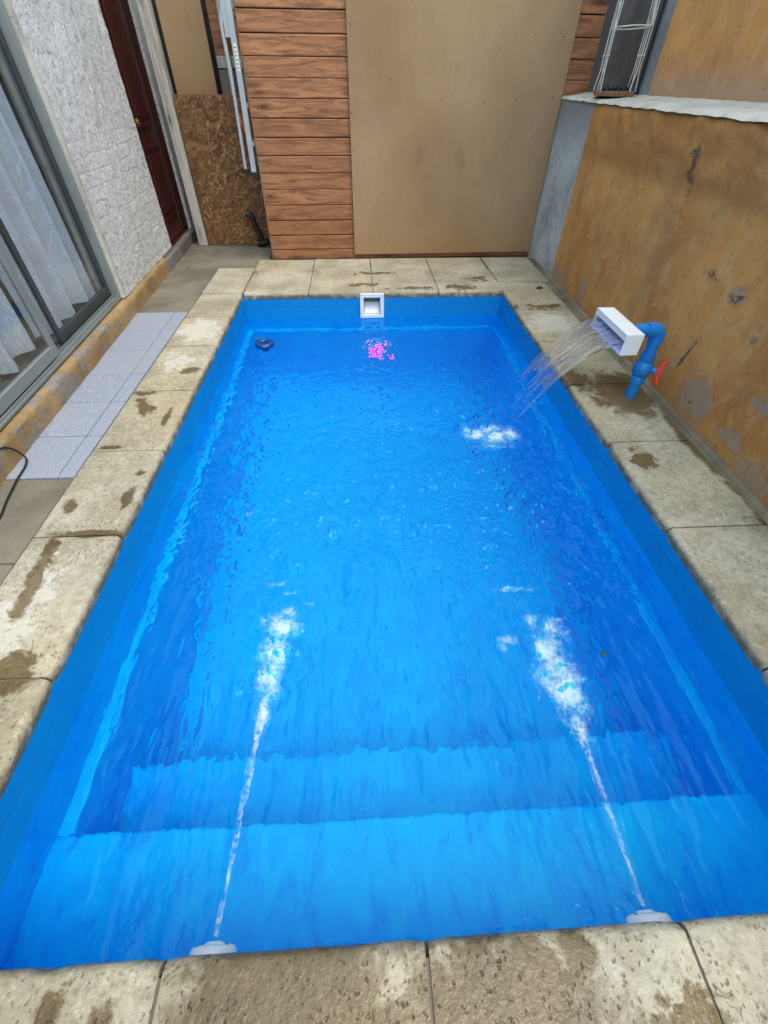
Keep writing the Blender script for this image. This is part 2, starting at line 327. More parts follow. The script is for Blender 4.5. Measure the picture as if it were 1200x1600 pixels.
def mat_stucco():
    m = MT('ochre_stucco', 0.82); P = m.P(); x, y, z = m.sep()
    yz = m.new('ShaderNodeCombineXYZ'); m.link(y, yz.inputs[0]); m.link(z, yz.inputs[1]); YZ = yz.outputs[0]
    n = m.noise(1.6, detail=6, rough=.6); n2 = m.noise(7, detail=6, rough=.68, dist=.6); n3 = m.noise(32, detail=5, rough=.7)
    c = m.mix(m.step(n, .33, .67), s2l(160, 106, 50), s2l(192, 140, 77)); c = m.mix(m.math('MULTIPLY', m.step(n2, .48, .62), .55), c, s2l(184, 146, 96))
    c = m.mix(m.math('MULTIPLY', m.step(m.noise(2.6, m.mapv(P, scale=(1, 1, .6), loc=(0, 5, 0)), detail=6), .52, .7), .5), c, s2l(134, 98, 66))
    c = m.mix(m.math('MULTIPLY', m.step(n3, .53, .66), .32), c, s2l(110, 74, 38))
    # upper band is coarser and browner, with a darker seam
    band = m.math('MULTIPLY', m.step(m.math('ADD', z, m.math('MULTIPLY', n2, .18)), .93, 1.05), m.step(z, 1.3, 1.22)); c = m.mix(m.math('MULTIPLY', band, .45), c, s2l(150, 100, 46))
    seam = m.math('MULTIPLY', m.step(m.math('ABSOLUTE', m.math('SUBTRACT', m.math('ADD', z, m.math('MULTIPLY', n2, .2)), 1.02)), .0, .07, 1, 0), m.step(n, .4, .6)); c = m.mix(m.math('MULTIPLY', seam, .28), c, s2l(92, 66, 30))
    up = m.step(z, 1.22, 1.26); strk = m.step(m.noise(6, m.mapv(P, scale=(1, 2.2, .5), rot=(.5, 0, 0)), detail=6, rough=.7), .46, .66)
    c = m.mix(m.math('MULTIPLY', m.math('MULTIPLY', up, strk), .55), c, s2l(206, 160, 112)); c = m.mix(m.math('MULTIPLY', up, .35), c, s2l(176, 116, 58))
    lowup = m.math('MULTIPLY', up, m.step(m.math('ADD', z, m.math('MULTIPLY', n2, .25)), 1.58, 1.35)); c = m.mix(m.math('MULTIPLY', lowup, .7), c, s2l(140, 124, 110))
    # bare grey cement where the paint is gone
    nz = m.noise(11, detail=9, rough=.78, dist=.5); B = lambda a, b, ra, rb, am=.5, ro=0.0: m.blob(a, b, ra, rb, nz, am * .8, ro, YZ)
    grey = m.vmax([B(1.93, .15, .14, .13, .55), B(2.16, .27, .018, .10, .6, -.25), B(1.60, .12, .11, .05, .8), B(1.55, .32, .13, .03, 1.0), B(1.40, .06, .12, .06, .8), B(2.03, .61, .05, .05, 1.0), B(3.6, .12, .05, .14, 1.0), B(4.15, .06, .2, .07, .8), B(1.62, .72, .10, .12, 1.4), B(1.2, .2, .15, .1, 1)])
    spot = m.step(m.vor(34), .14, .24, 1, 0); c = m.mix(m.math('MULTIPLY', grey, .7), c, m.mix(m.math('MULTIPLY', spot, .7), s2l(134, 126, 114), s2l(86, 66, 48)))
    drk = m.vmax([B(2.15, .27, .012, .09, 1.0, -.25), B(2.02, .605, .035, .012, .9, .5), B(2.75, .97, .03, .11, 2.2, .3)]); c = m.mix(m.math('MULTIPLY', drk, .8), c, s2l(64, 54, 46))
    pit = m.math('MULTIPLY', m.step(m.vor(15, m.mapv(P, scale=(1, 1, .7))), .035, .075, 1, 0), m.step(m.noise(5), .42, .55)); c = m.mix(m.math('MULTIPLY', pit, .85), c, s2l(84, 54, 26))
    wsp = m.math('MULTIPLY', m.step(m.vor(9.5, m.mapv(P, loc=(.3, .7, .2))), .03, .06, 1, 0), m.step(m.noise(4, m.mapv(P, loc=(9, 0, 0))), .5, .6)); c = m.mix(m.math('MULTIPLY', wsp, .8), c, s2l(212, 204, 190))
    base = m.math('MULTIPLY', m.step(m.math('ADD', z, m.math('MULTIPLY', nz, .1)), .11, .03), .7); c = m.mix(base, c, s2l(122, 110, 92))
    m.color(c); m.rough(m.math('ADD', .5, m.math('MULTIPLY', n3, .4)))
    h = m.math('ADD', m.math('MULTIPLY', n3, m.math('ADD', .35, m.math('MULTIPLY', band, .9))), m.math('MULTIPLY', n2, .5)); h = m.math('SUBTRACT', h, m.math('ADD', m.math('MULTIPLY', pit, .9), m.math('MULTIPLY', grey, .25)))
    m.bump(h, .6, .012); return m.m
def mat_cement():
    m = MT('bluish_cement', 0.8); n = m.noise(3, detail=6, rough=.65); f = m.noise(26, detail=5); z = m.sep()[2]
    c = m.mix(m.step(n, .35, .68), s2l(132, 140, 146), s2l(170, 177, 182)); c = m.mix(m.math('MULTIPLY', m.step(f, .5, .72), .35), c, s2l(86, 90, 94))
    dk = m.math('MULTIPLY', m.step(m.math('ADD', z, m.math('MULTIPLY', n, .5)), 1.1, 1.45), .6); c = m.mix(dk, c, s2l(92, 92, 92))
    pit = m.step(m.vor(20), .04, .09, 1, 0); c = m.mix(m.math('MULTIPLY', pit, .6), c, s2l(60, 62, 66)); m.color(c); m.bump(m.math('SUBTRACT', f, pit), .4, .006); return m.m
def mat_flake():
    m = MT('wood_strand', 0.7); r = m.island()
    cr = m.new('ShaderNodeValToRGB'); m.link(r, cr.inputs[0]); e = cr.color_ramp.elements
    e[0].position = 0; e[0].color = s2l(70, 45, 24); e[1].position = 1; e[1].color = s2l(164, 124, 78)
    a = e.new(.35); a.color = s2l(102, 68, 36); a = e.new(.75); a.color = s2l(128, 90, 50)
    g = m.noise(60, detail=4); m.color(m.mix(m.math('MULTIPLY', m.step(g, .45, .75), .4), cr.outputs[0], s2l(78, 48, 22))); m.bump(g, .3, .002); return m.m
def mat_glasspane():
    m = MT('window_glass'); m.n.remove(m.b); t = m.new('ShaderNodeBsdfTransparent'); t.inputs[0].default_value = (.95, .97, .97, 1)
    g = m.new('ShaderNodeBsdfGlossy'); g.inputs['Roughness'].default_value = .02; fr = m.new('ShaderNodeLayerWeight')
    x = m.new('ShaderNodeMixShader'); m.link(m.math('ADD', .035, m.math('MULTIPLY', m.math('POWER', fr.outputs['Facing'], 5.0), .9), clamp=True), x.inputs[0]); m.link(t.outputs[0], x.inputs[1]); m.link(g.outputs[0], x.inputs[2]); m.link(x.outputs[0], m.out.inputs[0]); return m.m
def mat_curtain():
    m = MT('sheer_curtain'); m.n.remove(m.b); P = m.P()
    d = m.new('ShaderNodeBsdfDiffuse'); d.inputs[0].default_value = (.62, .67, .78, 1); t = m.new('ShaderNodeBsdfTranslucent'); t.inputs[0].default_value = (.62, .67, .78, 1)
    a = m.new('ShaderNodeMixShader'); a.inputs[0].default_value = .2; x = m.new('ShaderNodeBsdfTransparent'); e = m.new('ShaderNodeMixShader')
    swirl = m.step(m.math('ABSOLUTE', m.math('SUBTRACT', m.noise(7, m.mapv(P, scale=(1, 1, .8)), detail=1, dist=2.2), .5)), .0, .028, 1, 0)
    op = m.math('ADD', .74, m.math('MULTIPLY', swirl, .2)); hem = m.step(m.noise(3), .3, .7, -.06, .06); m.link(m.math('ADD', op, hem, clamp=True), e.inputs[0])
    m.link(d.outputs[0], a.inputs[1]); m.link(t.outputs[0], a.inputs[2]); m.link(x.outputs[0], e.inputs[1]); m.link(a.outputs[0], e.inputs[2]); m.link(e.outputs[0], m.out.inputs[0]); return m.m
def mat_emit(name, rgb, st):
    m = MT(name); m.n.remove(m.b); e = m.new('ShaderNodeEmission'); e.inputs[0].default_value = rgb; e.inputs[1].default_value = st; m.link(e.outputs[0], m.out.inputs[0]); return m.m

M = dict(coping=mat_coping(), path=mat_concrete('path_concrete', (92, 86, 74), (120, 113, 98)), mortar=mat_concrete('dark_mortar', (96, 86, 70), (128, 118, 98), .6),
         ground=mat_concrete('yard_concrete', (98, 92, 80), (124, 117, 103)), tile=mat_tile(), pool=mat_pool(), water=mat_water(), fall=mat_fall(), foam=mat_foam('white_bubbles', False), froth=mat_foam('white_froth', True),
         plaster=mat_plaster(), plinth=mat_plinth(), rough_conc=mat_concrete('rough_threshold', (92, 88, 82), (128, 122, 114), .5),
         plank=mat_wood('stained_pine', (118, 73, 43), (174, 121, 80), rv=.5), door=mat_wood('red_brown_door', (48, 14, 8), (70, 24, 14), 'Z', False, .3, rv=.1),
         post=mat_wood('weathered_post', (150, 144, 134), (184, 178, 168), 'Z', True, .75), laminate=mat_wood('laminate_floor', (84, 74, 64), (120, 106, 92), 'Y', False, .4),
         mdf=mat_board('tan_board', (138, 111, 79), (154, 128, 97)), mdf2=mat_board('inner_board', (138, 110, 74), (150, 122, 86)), stucco=mat_stucco(), cement=mat_cement(), flake=mat_flake(), osb=simple('strand_board_core', (116, 78, 40)),
         limewash=mat_concrete('pale_ledge_mortar', (160, 155, 145), (190, 186, 177), .2), alu=simple('grey_aluminium', (136, 144, 144), .4, .08, 5, .35), darkalu=simple('dark_aluminium', (62, 68, 70), .45, .1, 5, .3),
         ladder=simple('ladder_aluminium', (178, 182, 186), .38, .06, 6, .5), rubber=simple('black_rubber', (22, 22, 23), .6), blackpvc=simple('black_plastic_pipe', (24, 24, 26), .45),
         glass=mat_glasspane(), curtain=mat_curtain(), bluepvc=simple('blue_pvc', (14, 118, 196), .38, .05, 20), red=simple('red_plastic', (226, 66, 50), .4, .05, 20), whitepl=simple('white_plastic', (226, 228, 230), .35, .02, 10),
         lilac=simple('spout_lip_lilac', (170, 174, 226), .3, .03, 10), brass=simple('brass', (196, 160, 84), .3, .1, 20, .9), magenta=mat_emit('magenta_lamp_glow', (1.0, .0, .45, 1), 7.0), ledglow=mat_emit('pink_led_glow', (1.0, .08, .4, 1), 9.0), cable=simple('black_cable', (16, 16, 17), .5),
         wire=simple('cream_wire', (206, 202, 192), .45, .12, 60), standwood=simple('stand_base_wood', (128, 92, 66), .7, .2, 20), darksheet=mat_concrete('dark_sheet', (58, 56, 56), (92, 90, 90), .3), passage_dark=simple('passage_shade', (40, 40, 44), .9), interior=simple('interior_paint', (176, 174, 170), .8, .04),
         lump=simple('mortar_lump', (150, 128, 98), .9, .2, 40, 0, .6, 90), leaf=simple('dry_leaf', (44, 34, 26), .8), greenleaf=simple('green_leaf', (40, 84, 44), .6), dispenser=simple('dispenser_blue', (4, 58, 128), .35, .05), green=simple('green_plastic', (40, 110, 60), .4), label=simple('paper_label', (214, 214, 212), .6, .05, 60), stonegrey=simple('grey_dirt', (90, 84, 74), .9, .2, 30))

# ------------------------------------------------------------------ dimensions
PL, PR, PF, PB = -1.0, 1.262, 0.0, 4.0        # pool edges: left, right, front, back
ZW, ZF = -0.215, -1.30                        # water level, pool floor
T1Y, T1Z, T2Y, T2Z = 0.290, -0.44, 0.575, -0.86
bw = lambda x: 5.0 + 0.03 * (x + 0.86)        # face of the timber wall
xw = lambda y: 1.735 + 0.023 * (y - 1.5)      # face of the retaining wall
HA = R(-2.424); HP = np.array([-1.653, 1.6])  # house plinth face: pivot and direction
HT = np.array([math.sin(HA), math.cos(HA)]); HN = np.array([math.cos(HA), -math.sin(HA)])
def H(s, off, z):                             # house coordinates: along the wall, depth behind plinth face, height
    p = HP + HT * s - HN * off; return (p[0], p[1], z)
def hbox(s0, s1, o0, o1, z0, z1): return xf(box(s0, s1, o0, o1, z0, z1), H)
def hbev(s0, s1, o0, o1, z0, z1, w=.004, seg=2): return xf(bev(box(s0, s1, o0, o1, z0, z1), w, seg), H)

# ------------------------------------------------------------------ ground
def ring(x0, x1, y0, y1, X0, X1, Y0, Y1, z):
    V = [(X0, Y0, z), (X1, Y0, z), (X1, Y1, z), (X0, Y1, z), (x0, y0, z), (x1, y0, z), (x1, y1, z), (x0, y1, z)]
    return np.array(V, float), [(0, 1, 5, 4), (1, 2, 6, 5), (2, 3, 7, 6), (3, 0, 4, 7)]
mk('ground', ring(PL - .02, PR + .02, PF - .03, PB + .02, -60, 60, -60, 60, -.022), M['ground'], kind='structure')
path = empty('path', (-1.5, 2.5, -.02), kind='structure')
for (y0, y1, x1) in ((-.6, 1.097, -1.352), (1.103, 1.596, -1.352), (3.60, 4.55, -1.352), (4.556, 5.6, -.9)):
    x0 = -1.64 - .045 * max(0, (y0 + y1) / 2 - 1.6)
    pv = box(x0 - .12, x1, y0, y1, -.03, -.003)
    mk('concrete_slab', bev(pv, .003, 1), M['path'], path)
# pale granite tiles by the sliding window, wide ones against the house and a cut strip by the coping
ty = [1.60, 1.932, 2.264, 2.596, 2.928, 3.26, 3.596]
for i in range(6):
    y0, y1 = ty[i] + .0025, ty[i + 1] - .0025
    xa = HP[0] + (y0 - HP[1]) * math.tan(HA) - .0; xb = HP[0] + (y1 - HP[1]) * math.tan(HA)
    xs = -1.425 - .012 * (y0 - 1.6)
    for (q0, q1, q2, q3) in ((xa - .01, xs - .0025, xs - .0065, xb - .01), (xs + .0015, -1.351, -1.351, xs - .0025)):
        V = [(q0, y0, -.02), (q1, y0, -.02), (q2, y1, -.02), (q3, y1, -.02)]; zt = .001 + random.uniform(-.001, .001)
        V += [(a, b, zt) for a, b, c in V]
        mk('tile', bev((np.array(V), [(0, 3, 2, 1), (4, 5, 6, 7), (0, 1, 5, 4), (1, 2, 6, 5), (2, 3, 7, 6), (3, 0, 4, 7)]), .0015, 1), M['tile'], path)

# ------------------------------------------------------------------ pool basin with two steps
SKX0, SKX1, SKZ0, SKZ1 = .040, .186, -.19, -.045   # skimmer mouth cut through the back wall
def quad(a, b, c, d): return np.array([a, b, c, d], float), [(0, 1, 2, 3)]
e = .006; x0, x1, y0, y1 = PL - e, PR + e, PF - e, PB + e; zt = -.034
LG, ZL = .045, -.452      # a narrow ledge runs round three sides at the level of the first tread
a0, a1, b1 = x0 + LG, x1 - LG, y1 - LG
walls = [quad((x0, y0, zt), (x0, y1, zt), (x0, y1, ZL), (x0, y0, ZL)), quad((x1, y1, zt), (x1, y0, zt), (x1, y0, ZL), (x1, y1, ZL)), quad((x1, y0, zt), (x0, y0, zt), (x0, y0, ZF), (x1, y0, ZF)),
         quad((a0, y0, ZF), (a0, b1, ZF), (a1, b1, ZF), (a1, y0, ZF)), quad((a0, y0, ZL - .012), (a0, b1, ZL - .012), (a0, b1, ZF), (a0, y0, ZF)), quad((a1, b1, ZL - .012), (a1, y0, ZL - .012), (a1, y0, ZF), (a1, b1, ZF)), quad((a0, b1, ZL - .012), (a1, b1, ZL - .012), (a1, b1, ZF), (a0, b1, ZF))]
r_ = .012      # rounded lip of the ledge
for k in range(3):
    t0, t1 = k * math.pi / 6, (k + 1) * math.pi / 6; p, q = r_ * (1 - math.sin(t0)), r_ * (1 - math.sin(t1)); u, v = ZL - r_ * (1 - math.cos(t0)), ZL - r_ * (1 - math.cos(t1))
    walls += [quad((a0 - p, y0, u), (a0 - p, b1 + p, u), (a0 - q, b1 + q, v), (a0 - q, y0, v)), quad((a1 + p, b1 + p, u), (a1 + p, y0, u), (a1 + q, y0, v), (a1 + q, b1 + q, v)), quad((a0 - p, b1 + p, u), (a1 + p, b1 + p, u), (a1 + q, b1 + q, v), (a0 - q, b1 + q, v))]
walls += [quad((x0, y0, ZL), (x0, y1, ZL), (a0 - r_, b1 + r_, ZL), (a0 - r_, y0, ZL)), quad((x1, y1, ZL), (x1, y0, ZL), (a1 + r_, y0, ZL), (a1 + r_, b1 + r_, ZL)), quad((x0, y1, ZL), (x1, y1, ZL), (a1 + r_, b1 + r_, ZL), (a0 - r_, b1 + r_, ZL))]
for (a, b, c, d) in ((x0, SKX0, ZL, zt), (SKX1, x1, ZL, zt), (SKX0, SKX1, SKZ1, zt), (SKX0, SKX1, ZL, SKZ0)): walls.append(quad((a, y1, d), (b, y1, d), (b, y1, c), (a, y1, c)))
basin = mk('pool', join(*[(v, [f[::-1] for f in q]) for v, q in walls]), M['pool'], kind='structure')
mk('step', bev(box(x0 - .02, x1 + .02, y0 - .02, T1Y, ZF - .02, T1Z), .012, 3), M['pool'], basin, True)
mk('step', bev(box(x0 - .02, x1 + .02, T1Y - .05, T2Y, ZF - .02, T2Z), .012, 3), M['pool'], basin, True)

# ------------------------------------------------------------------ coping
coping = empty('pool_coping', (0, 0, -.05), kind='structure')
def slab(p0, p1, inner, depth, n=14):
    """bull-nosed slab: nose runs from p0 to p1 (xy), body goes 'inner' direction by depth"""
    p0 = np.array(p0, float); p1 = np.array(p1, float); d = np.array(inner, float); th = .052; r = .024
    prof = [(depth, -th), (depth, -.004), (depth - .004, 0), (.10, .0005), (r * 1.4, 0)]
    for k in range(1, 6):
        a = math.pi / 2 + k * math.pi / 2 / 5; prof.append((r + r * 1.0 * math.cos(a), -r + r * math.sin(a)))
    prof += [(.0, -.036), (.004, -th)]
    seed = random.random() * 50; V = []; F = []; m = len(prof)
    tilt = random.uniform(-.0015, .0015); lift = random.uniform(-.0015, .001)
    for i in range(n + 1):
        t = i / n; e0 = p0 * (1 - t) + p1 * t
        endin = .0035 if i in (0, n) else 0
        for j, (q, z) in enumerate(prof):
            nose = 1.0 if 4 <= j <= m - 2 else .15
            w = fbm(seed + t * 5, j * .35, 0, 3) * .0045 * nose
            chip = max(0, fbm(seed + t * 9, j * .2, 7, 2) - .55) * .02 * nose
            zz = z - (endin if j in (2, 3, 4) else 0) + lift + tilt * (t - .5)
            V.append((*(e0 + d * (q + abs(w) * .6 + chip + (endin if j > 4 else 0))), zz + (w * .5 if j > 3 else w * .4)))
    for i in range(n):
        for j in range(m):
            j2 = (j + 1) % m; F.append((i * m + j, i * m + j2, (i + 1) * m + j2, (i + 1) * m + j))
    F.append(tuple(range(m))); F.append(tuple(n * m + j for j in range(m))[::-1])
    bm = bmesh.new(); vs = [bm.verts.new(v) for v in V]
    for f in F: bm.faces.new([vs[k] for k in f])
    bmesh.ops.recalc_face_normals(bm, faces=bm.faces); bm.verts.index_update(); F = [[v.index for v in f.verts] for f in bm.faces]; bm.free()
    o = mk('coping_slab', (V, F), M['coping'], coping, True)
    return o
g = .004
LY = [-.02, .635, 1.229, 1.80, 2.385, 2.99, 3.50, 4.015]
for a, b in zip(LY[:-1], LY[1:]): slab((PL, a + g), (PL, b - g), (-1, 0), .345)
RY = [-.02, .557, 1.163, 1.765, 2.357, 2.96, 3.56, 4.235]
for a, b in zip(RY[:-1], RY[1:]): slab((PR + (.004 if b > 4 else 0), a + g), (PR + (.004 if b > 4 else 0), b - g), (1, 0), .43)
FX = [PL + .01, -.435, .125, .70, PR + .012]
for a, b in zip(FX[:-1], FX[1:]): slab((a + g, PB), (b - g, PB), (0, 1), .60)
NX = [-1.36, -1.03, -.46, .10, .675, 1.24, 1.70]
for a, b in zip(NX[:-1], NX[1:]): slab((a + g, PF), (b - g, PF), (0, -1), .42)
def flat_slab(x0, x1, y0, y1, zt=0.0):
    mk('coping_slab', bev(box(x0, x1, y0, y1, -.05, zt), .004, 2), M['coping'], coping)
flat_slab(-1.345, -1.004, 4.02, 4.60); flat_slab(-1.345, -1.0, 4.606, 4.70)
xs = [-.995, -.435, .125, .70, 1.262, 1.78]
for a, b in zip(xs[:-1], xs[1:]):
    ya, yb = 4.606, min(bw(a) - .035, 4.985)
    if a > 1.2: flat_slab(a + .02, b - .03, 4.243, 4.76); flat_slab(a + .02, b - .02, 4.766, yb, -.002)
    else: flat_slab(a + g, b - g, ya, yb, -.001)
# mortar fillet along the retaining wall and in the joints
mk('mortar_joint', bev(box(1.692, 1.86, -1.2, 5.0, -.04, -.006), .003, 1), M['mortar'], coping)
mk('mortar_joint', ring(PL - .005, PR + .005, PF - .005, PB + .005, PL - .2, PR + .2, PF - .2, PB + .2, -.036), M['mortar'], coping)
mk('mortar_joint', ring(PL - .03, PR + .03, PF - .03, PB + .03, PL - .34, PR + .42, PF - .41, PB + .59, -.011), M['mortar'], coping)
def fillet(s, k):
    y = -1.2 + s * 6.1; w = .5 + .5 * fbm(y * 6, 3.1, 0, 3); a = k * math.pi / 2
    r = .012 + .022 * abs(w); return (xw(y) + .004 - r * math.cos(a) * 1.2, y, -.006 + r * math.sin(a) * .9)
mk('mortar_fillet', grid(fillet, np.linspace(0, 1, 220), np.linspace(0, 1, 5), True), M['mortar'], coping, True)

# ------------------------------------------------------------------ water surface (wave relief is geometry)
def band(nx, ny, L, lo, hi, ax=1.0, ay=1.0, seed=0):
    g = np.random.default_rng(seed); f = np.fft.fft2(g.standard_normal((nx, ny)))
    kx = np.fft.fftfreq(nx, L / nx)[:, None] * ax if False else np.fft.fftfreq(nx, (PR - PL) / nx)[:, None]; ky = np.fft.fftfreq(ny, (PB - PF) / ny)[None, :]
    k = np.sqrt((kx * ax) ** 2 + (ky * ay) ** 2); c = 2 / (lo + hi); w = abs(1 / lo - 1 / hi) / 2
    h = np.real(np.fft.ifft2(f * np.exp(-((k - c) / w) ** 2))); return h / h.std()
NXW, NYW = 500, 890
X = np.linspace(PL - .006, PR + .006, NXW)[:, None] * np.ones((1, NYW)); Y = np.linspace(PF - .006, PB + .006, NYW)[None, :] * np.ones((NXW, 1))
bell = lambda cx, cy, rx, ry: np.exp(-(((X - cx) / rx) ** 2 + ((Y - cy) / ry) ** 2))
edge = np.clip(np.minimum(X - PL, PR - X) / .38, 0, 1); edge = .25 + .75 * edge
near = np.clip((Y - .15) / 1.2, 0, 1); farc = np.clip((4.0 - Y) / 1.3, .18, 1)
act = edge * (.35 + .65 * near) * farc
iso = .0022 * band(NXW, NYW, 1, .20, .6, seed=1) + .0015 * band(NXW, NYW, 1, .07, .17, seed=2) + .00078 * band(NXW, NYW, 1, .026, .055, seed=3) + .00032 * band(NXW, NYW, 1, .017, .030, seed=13)
strk = .0008 * band(NXW, NYW, 1, .045, .14, 1.0, 4.5, seed=4) + .00030 * band(NXW, NYW, 1, .022, .045, 1.0, 3.5, seed=5) + .00010 * band(NXW, NYW, 1, .014, .025, 1.0, 3.0, seed=15) + .0010 * band(NXW, NYW, 1, .12, .4, 1, 2.5, seed=9)
cn = np.clip((Y - .55) / .9, 0, 1)
h = act * (iso * 2.5 * cn + strk * (1 - cn) * 5.6 * np.clip(Y / .25, .3, 1))
turb = bell(.78, 2.15, .22, .16) + bell(-.36, .82, .13, .28) + bell(.69, .72, .16, .28)
h += turb * (.0035 * band(NXW, NYW, 1, .05, .12, seed=6) + .0012 * band(NXW, NYW, 1, .025, .05, seed=7))
r = np.hypot(X - .76, (Y - 2.14)); h += .0020 * np.sin(r * 2 * math.pi / .085) * np.exp(-((r - .25) / .22) ** 2)
for cx, cy in ((-.36, .95), (.69, .92)):
    r = np.hypot(X - cx, Y - cy); h += .0012 * np.sin(r * 2 * math.pi / .07) * np.exp(-((r - .2) / .17) ** 2)
for cx in (-.40, .715): h += .006 * np.exp(-((X - cx - .03 * Y * np.sign(-cx) * -1) / .02) ** 2) * np.exp(-((Y - .38) / .25) ** 2)
WV = np.stack([X, Y, ZW + h], -1).reshape(-1, 3)
idx = np.arange(NXW * NYW).reshape(NXW, NYW); WF = np.stack([idx[:-1, :-1], idx[1:, :-1], idx[1:, 1:], idx[:-1, 1:]], -1).reshape(-1, 4)
mk('water', (WV, WF.tolist()), M['water'], smooth=True, kind='structure')
def wz(x, y):
    i = int(np.clip((x - PL) / (PR - PL) * (NXW - 1), 0, NXW - 1)); j = int(np.clip((y - PF) / (PB - PF) * (NYW - 1), 0, NYW - 1)); return ZW + h[i, j]

# ------------------------------------------------------------------ foam and jets
OCT = np.array([(1, 0, 0), (-1, 0, 0), (0, 1, 0), (0, -1, 0), (0, 0, 1), (0, 0, -1)], float)
OF = [(0, 2, 4), (2, 1, 4), (1, 3, 4), (3, 0, 4), (2, 0, 5), (1, 2, 5), (3, 1, 5), (0, 3, 5)]
def bubble_mesh(pts):
    V = []; F = []
    for i, (x, y, z, r, s) in enumerate(pts):
        V.append(OCT * np.array([r, r * s, r * .8]) + (x, y, z)); F += [[a + i * 6 for a in f] for f in OF]
    return np.vstack(V), F
def density(x, y, seed): return mnoise.fractal(Vector((x * 17, y * 14, seed)), .9, 2.1, 5)
def froth(name, lobes, label, seed, jet=None, layers=(-.0018, .006, .016, .030), step=.005, nb=900):
    """stacked froth skins that follow the water relief; cover is a soft density field from the lobes (x, y, rx, ry, strength)"""
    t = empty(name, (lobes[0][0], lobes[0][1], ZW), label, 'foam', kind='stuff'); g = np.random.default_rng(seed)
    xa = min(l[0] - 2 * l[2] for l in lobes); xb = max(l[0] + 2 * l[2] for l in lobes); ya = min(l[1] - 2 * l[3] for l in lobes); yb = max(l[1] + 2 * l[3] for l in lobes)
    gx = np.arange(xa, xb, step); gy = np.arange(ya, yb, step)
    fld = np.zeros((len(gx), len(gy)))
    for (cx, cy, rx, ry, st) in lobes: fld = np.maximum(fld, st * np.exp(-((gx[:, None] - cx) / rx) ** 2 - ((gy[None, :] - cy) / ry) ** 2))
    nz = np.array([[density(x, y, seed) for y in gy] for x in gx]); fld = np.clip(fld * (1 + .9 * nz), 0, 1.2) * (fld > .05)
    for k, dz in enumerate(layers):
        V = np.array([(x, y, wz(x, y) - dz) for x in gx for y in gy]); c = (fld * (1 - .12 * k)).ravel(); n = len(gy); F = []; keep = c > .03
        for i in range(len(gx) - 1):
            for j in range(n - 1):
                q = (i * n + j, (i + 1) * n + j, (i + 1) * n + j + 1, i * n + j + 1)
                if keep[list(q)].any(): F.append(q)
        used = sorted({a for q in F for a in q}); mp = {a: b for b, a in enumerate(used)}
        o = mk('froth_layer', (V[used], [[mp[a] for a in q] for q in F]), M['froth'], t, True, 'stuff')
        at = o.data.attributes.new('cover', 'FLOAT', 'POINT'); at.data.foreach_set('value', c[used].astype(np.float32))
    pts = []
    for _ in range(nb * 40):
        if len(pts) >= nb: break
        i, j = g.integers(len(gx)), g.integers(len(gy))
        if g.random() < fld[i, j] * .5: pts.append((gx[i] + g.normal() * .003, gy[j] + g.normal() * .003, wz(gx[i], gy[j]) + .001 - abs(g.normal()) * .006, g.uniform(.0005, .0013), 1))
    if pts: mk('bubbles', bubble_mesh(pts), M['foam'], t, True, 'stuff')
    if jet:
        P0, P1 = np.array(jet[0]), np.array(jet[1]); V = []; F = []; cv = []; n = 60; m_ = 8
        for sh in range(3):
            base = len(V)
            for i in range(n):
                u = i / (n - 1); p = P0 * (1 - u) + P1 * u; p[2] = P0[2] + (P1[2] - P0[2]) * u ** .7; p[0] += .004 * math.sin(u * 9 + sh * 2) * u + (sh - 1) * .003
                r = (.004 + .010 * u + .002 * math.sin(u * 23 + sh)) * (1 - .25 * sh)
                for k in range(m_):
                    a = 2 * math.pi * k / m_; V.append((p[0] + r * math.cos(a), p[1], wz(p[0], p[1]) + .0015 + r * .35 * math.sin(a))); cv.append(.40 - .16 * math.sin(math.pi * u) + .12 * math.sin(u * 31 + sh * 2))
            for i in range(n - 1):
                for k in range(m_): F.append((base + i * m_ + k, base + i * m_ + (k + 1) % m_, base + (i + 1) * m_ + (k + 1) % m_, base + (i + 1) * m_ + k))
        o = mk('jet_stream', (V, F), M['froth'], t, True, 'stuff'); at = o.data.attributes.new('cover', 'FLOAT', 'POINT'); at.data.foreach_set('value', np.array(cv, np.float32))
    return t
froth('jet_foam', [(-.374, .60, .022, .08, .75), (-.368, .70, .038, .08, .95), (-.362, .80, .046, .07, 1.0), (-.350, .90, .058, .055, .9), (-.325, .955, .036, .03, .7), (-.405, .93, .026, .03, .6)], 'white foam streak from the left return jet, in front of the steps', 3, ((-.412, .03, -.232), (-.372, .62, ZW - .012)))
froth('jet_foam', [(.692, .49, .03, .07, .75), (.692, .57, .058, .07, .95), (.684, .66, .066, .08, 1.05), (.674, .76, .055, .06, .9), (.705, .85, .045, .04, .65), (.650, .87, .03, .035, .55)], 'white foam streak from the right return jet, broader at its end', 5, ((.695, .03, -.232), (.690, .50, ZW - .012)))
froth('splash_foam', [(.80, 2.14, .10, .070, 1.05), (.71, 2.15, .085, .060, .9), (.88, 2.15, .06, .06, .9), (.645, 2.20, .04, .06, .55), (.78, 2.22, .10, .04, .65), (.76, 2.03, .12, .02, .45)], 'white patch of foam where the spout water lands', 8)
froth('drifting_foam', [(.53, .80, .04, .02, .6), (.505, .77, .018, .03, .5), (.62, 1.03, .08, .012, .6), (.77, .82, .018, .04, .5), (.74, .88, .04, .012, .45)], 'thin broken arcs of foam beyond the right jet', 21, None, (-.0015, .004), nb=250)
froth('drifting_foam', [(-.39, 1.11, .035, .014, .5), (-.33, 1.06, .025, .01, .45), (-.25, 1.0, .02, .014, .4)], 'faint wisps of foam beyond the left jet', 31, None, (-.0015, .004), nb=120)

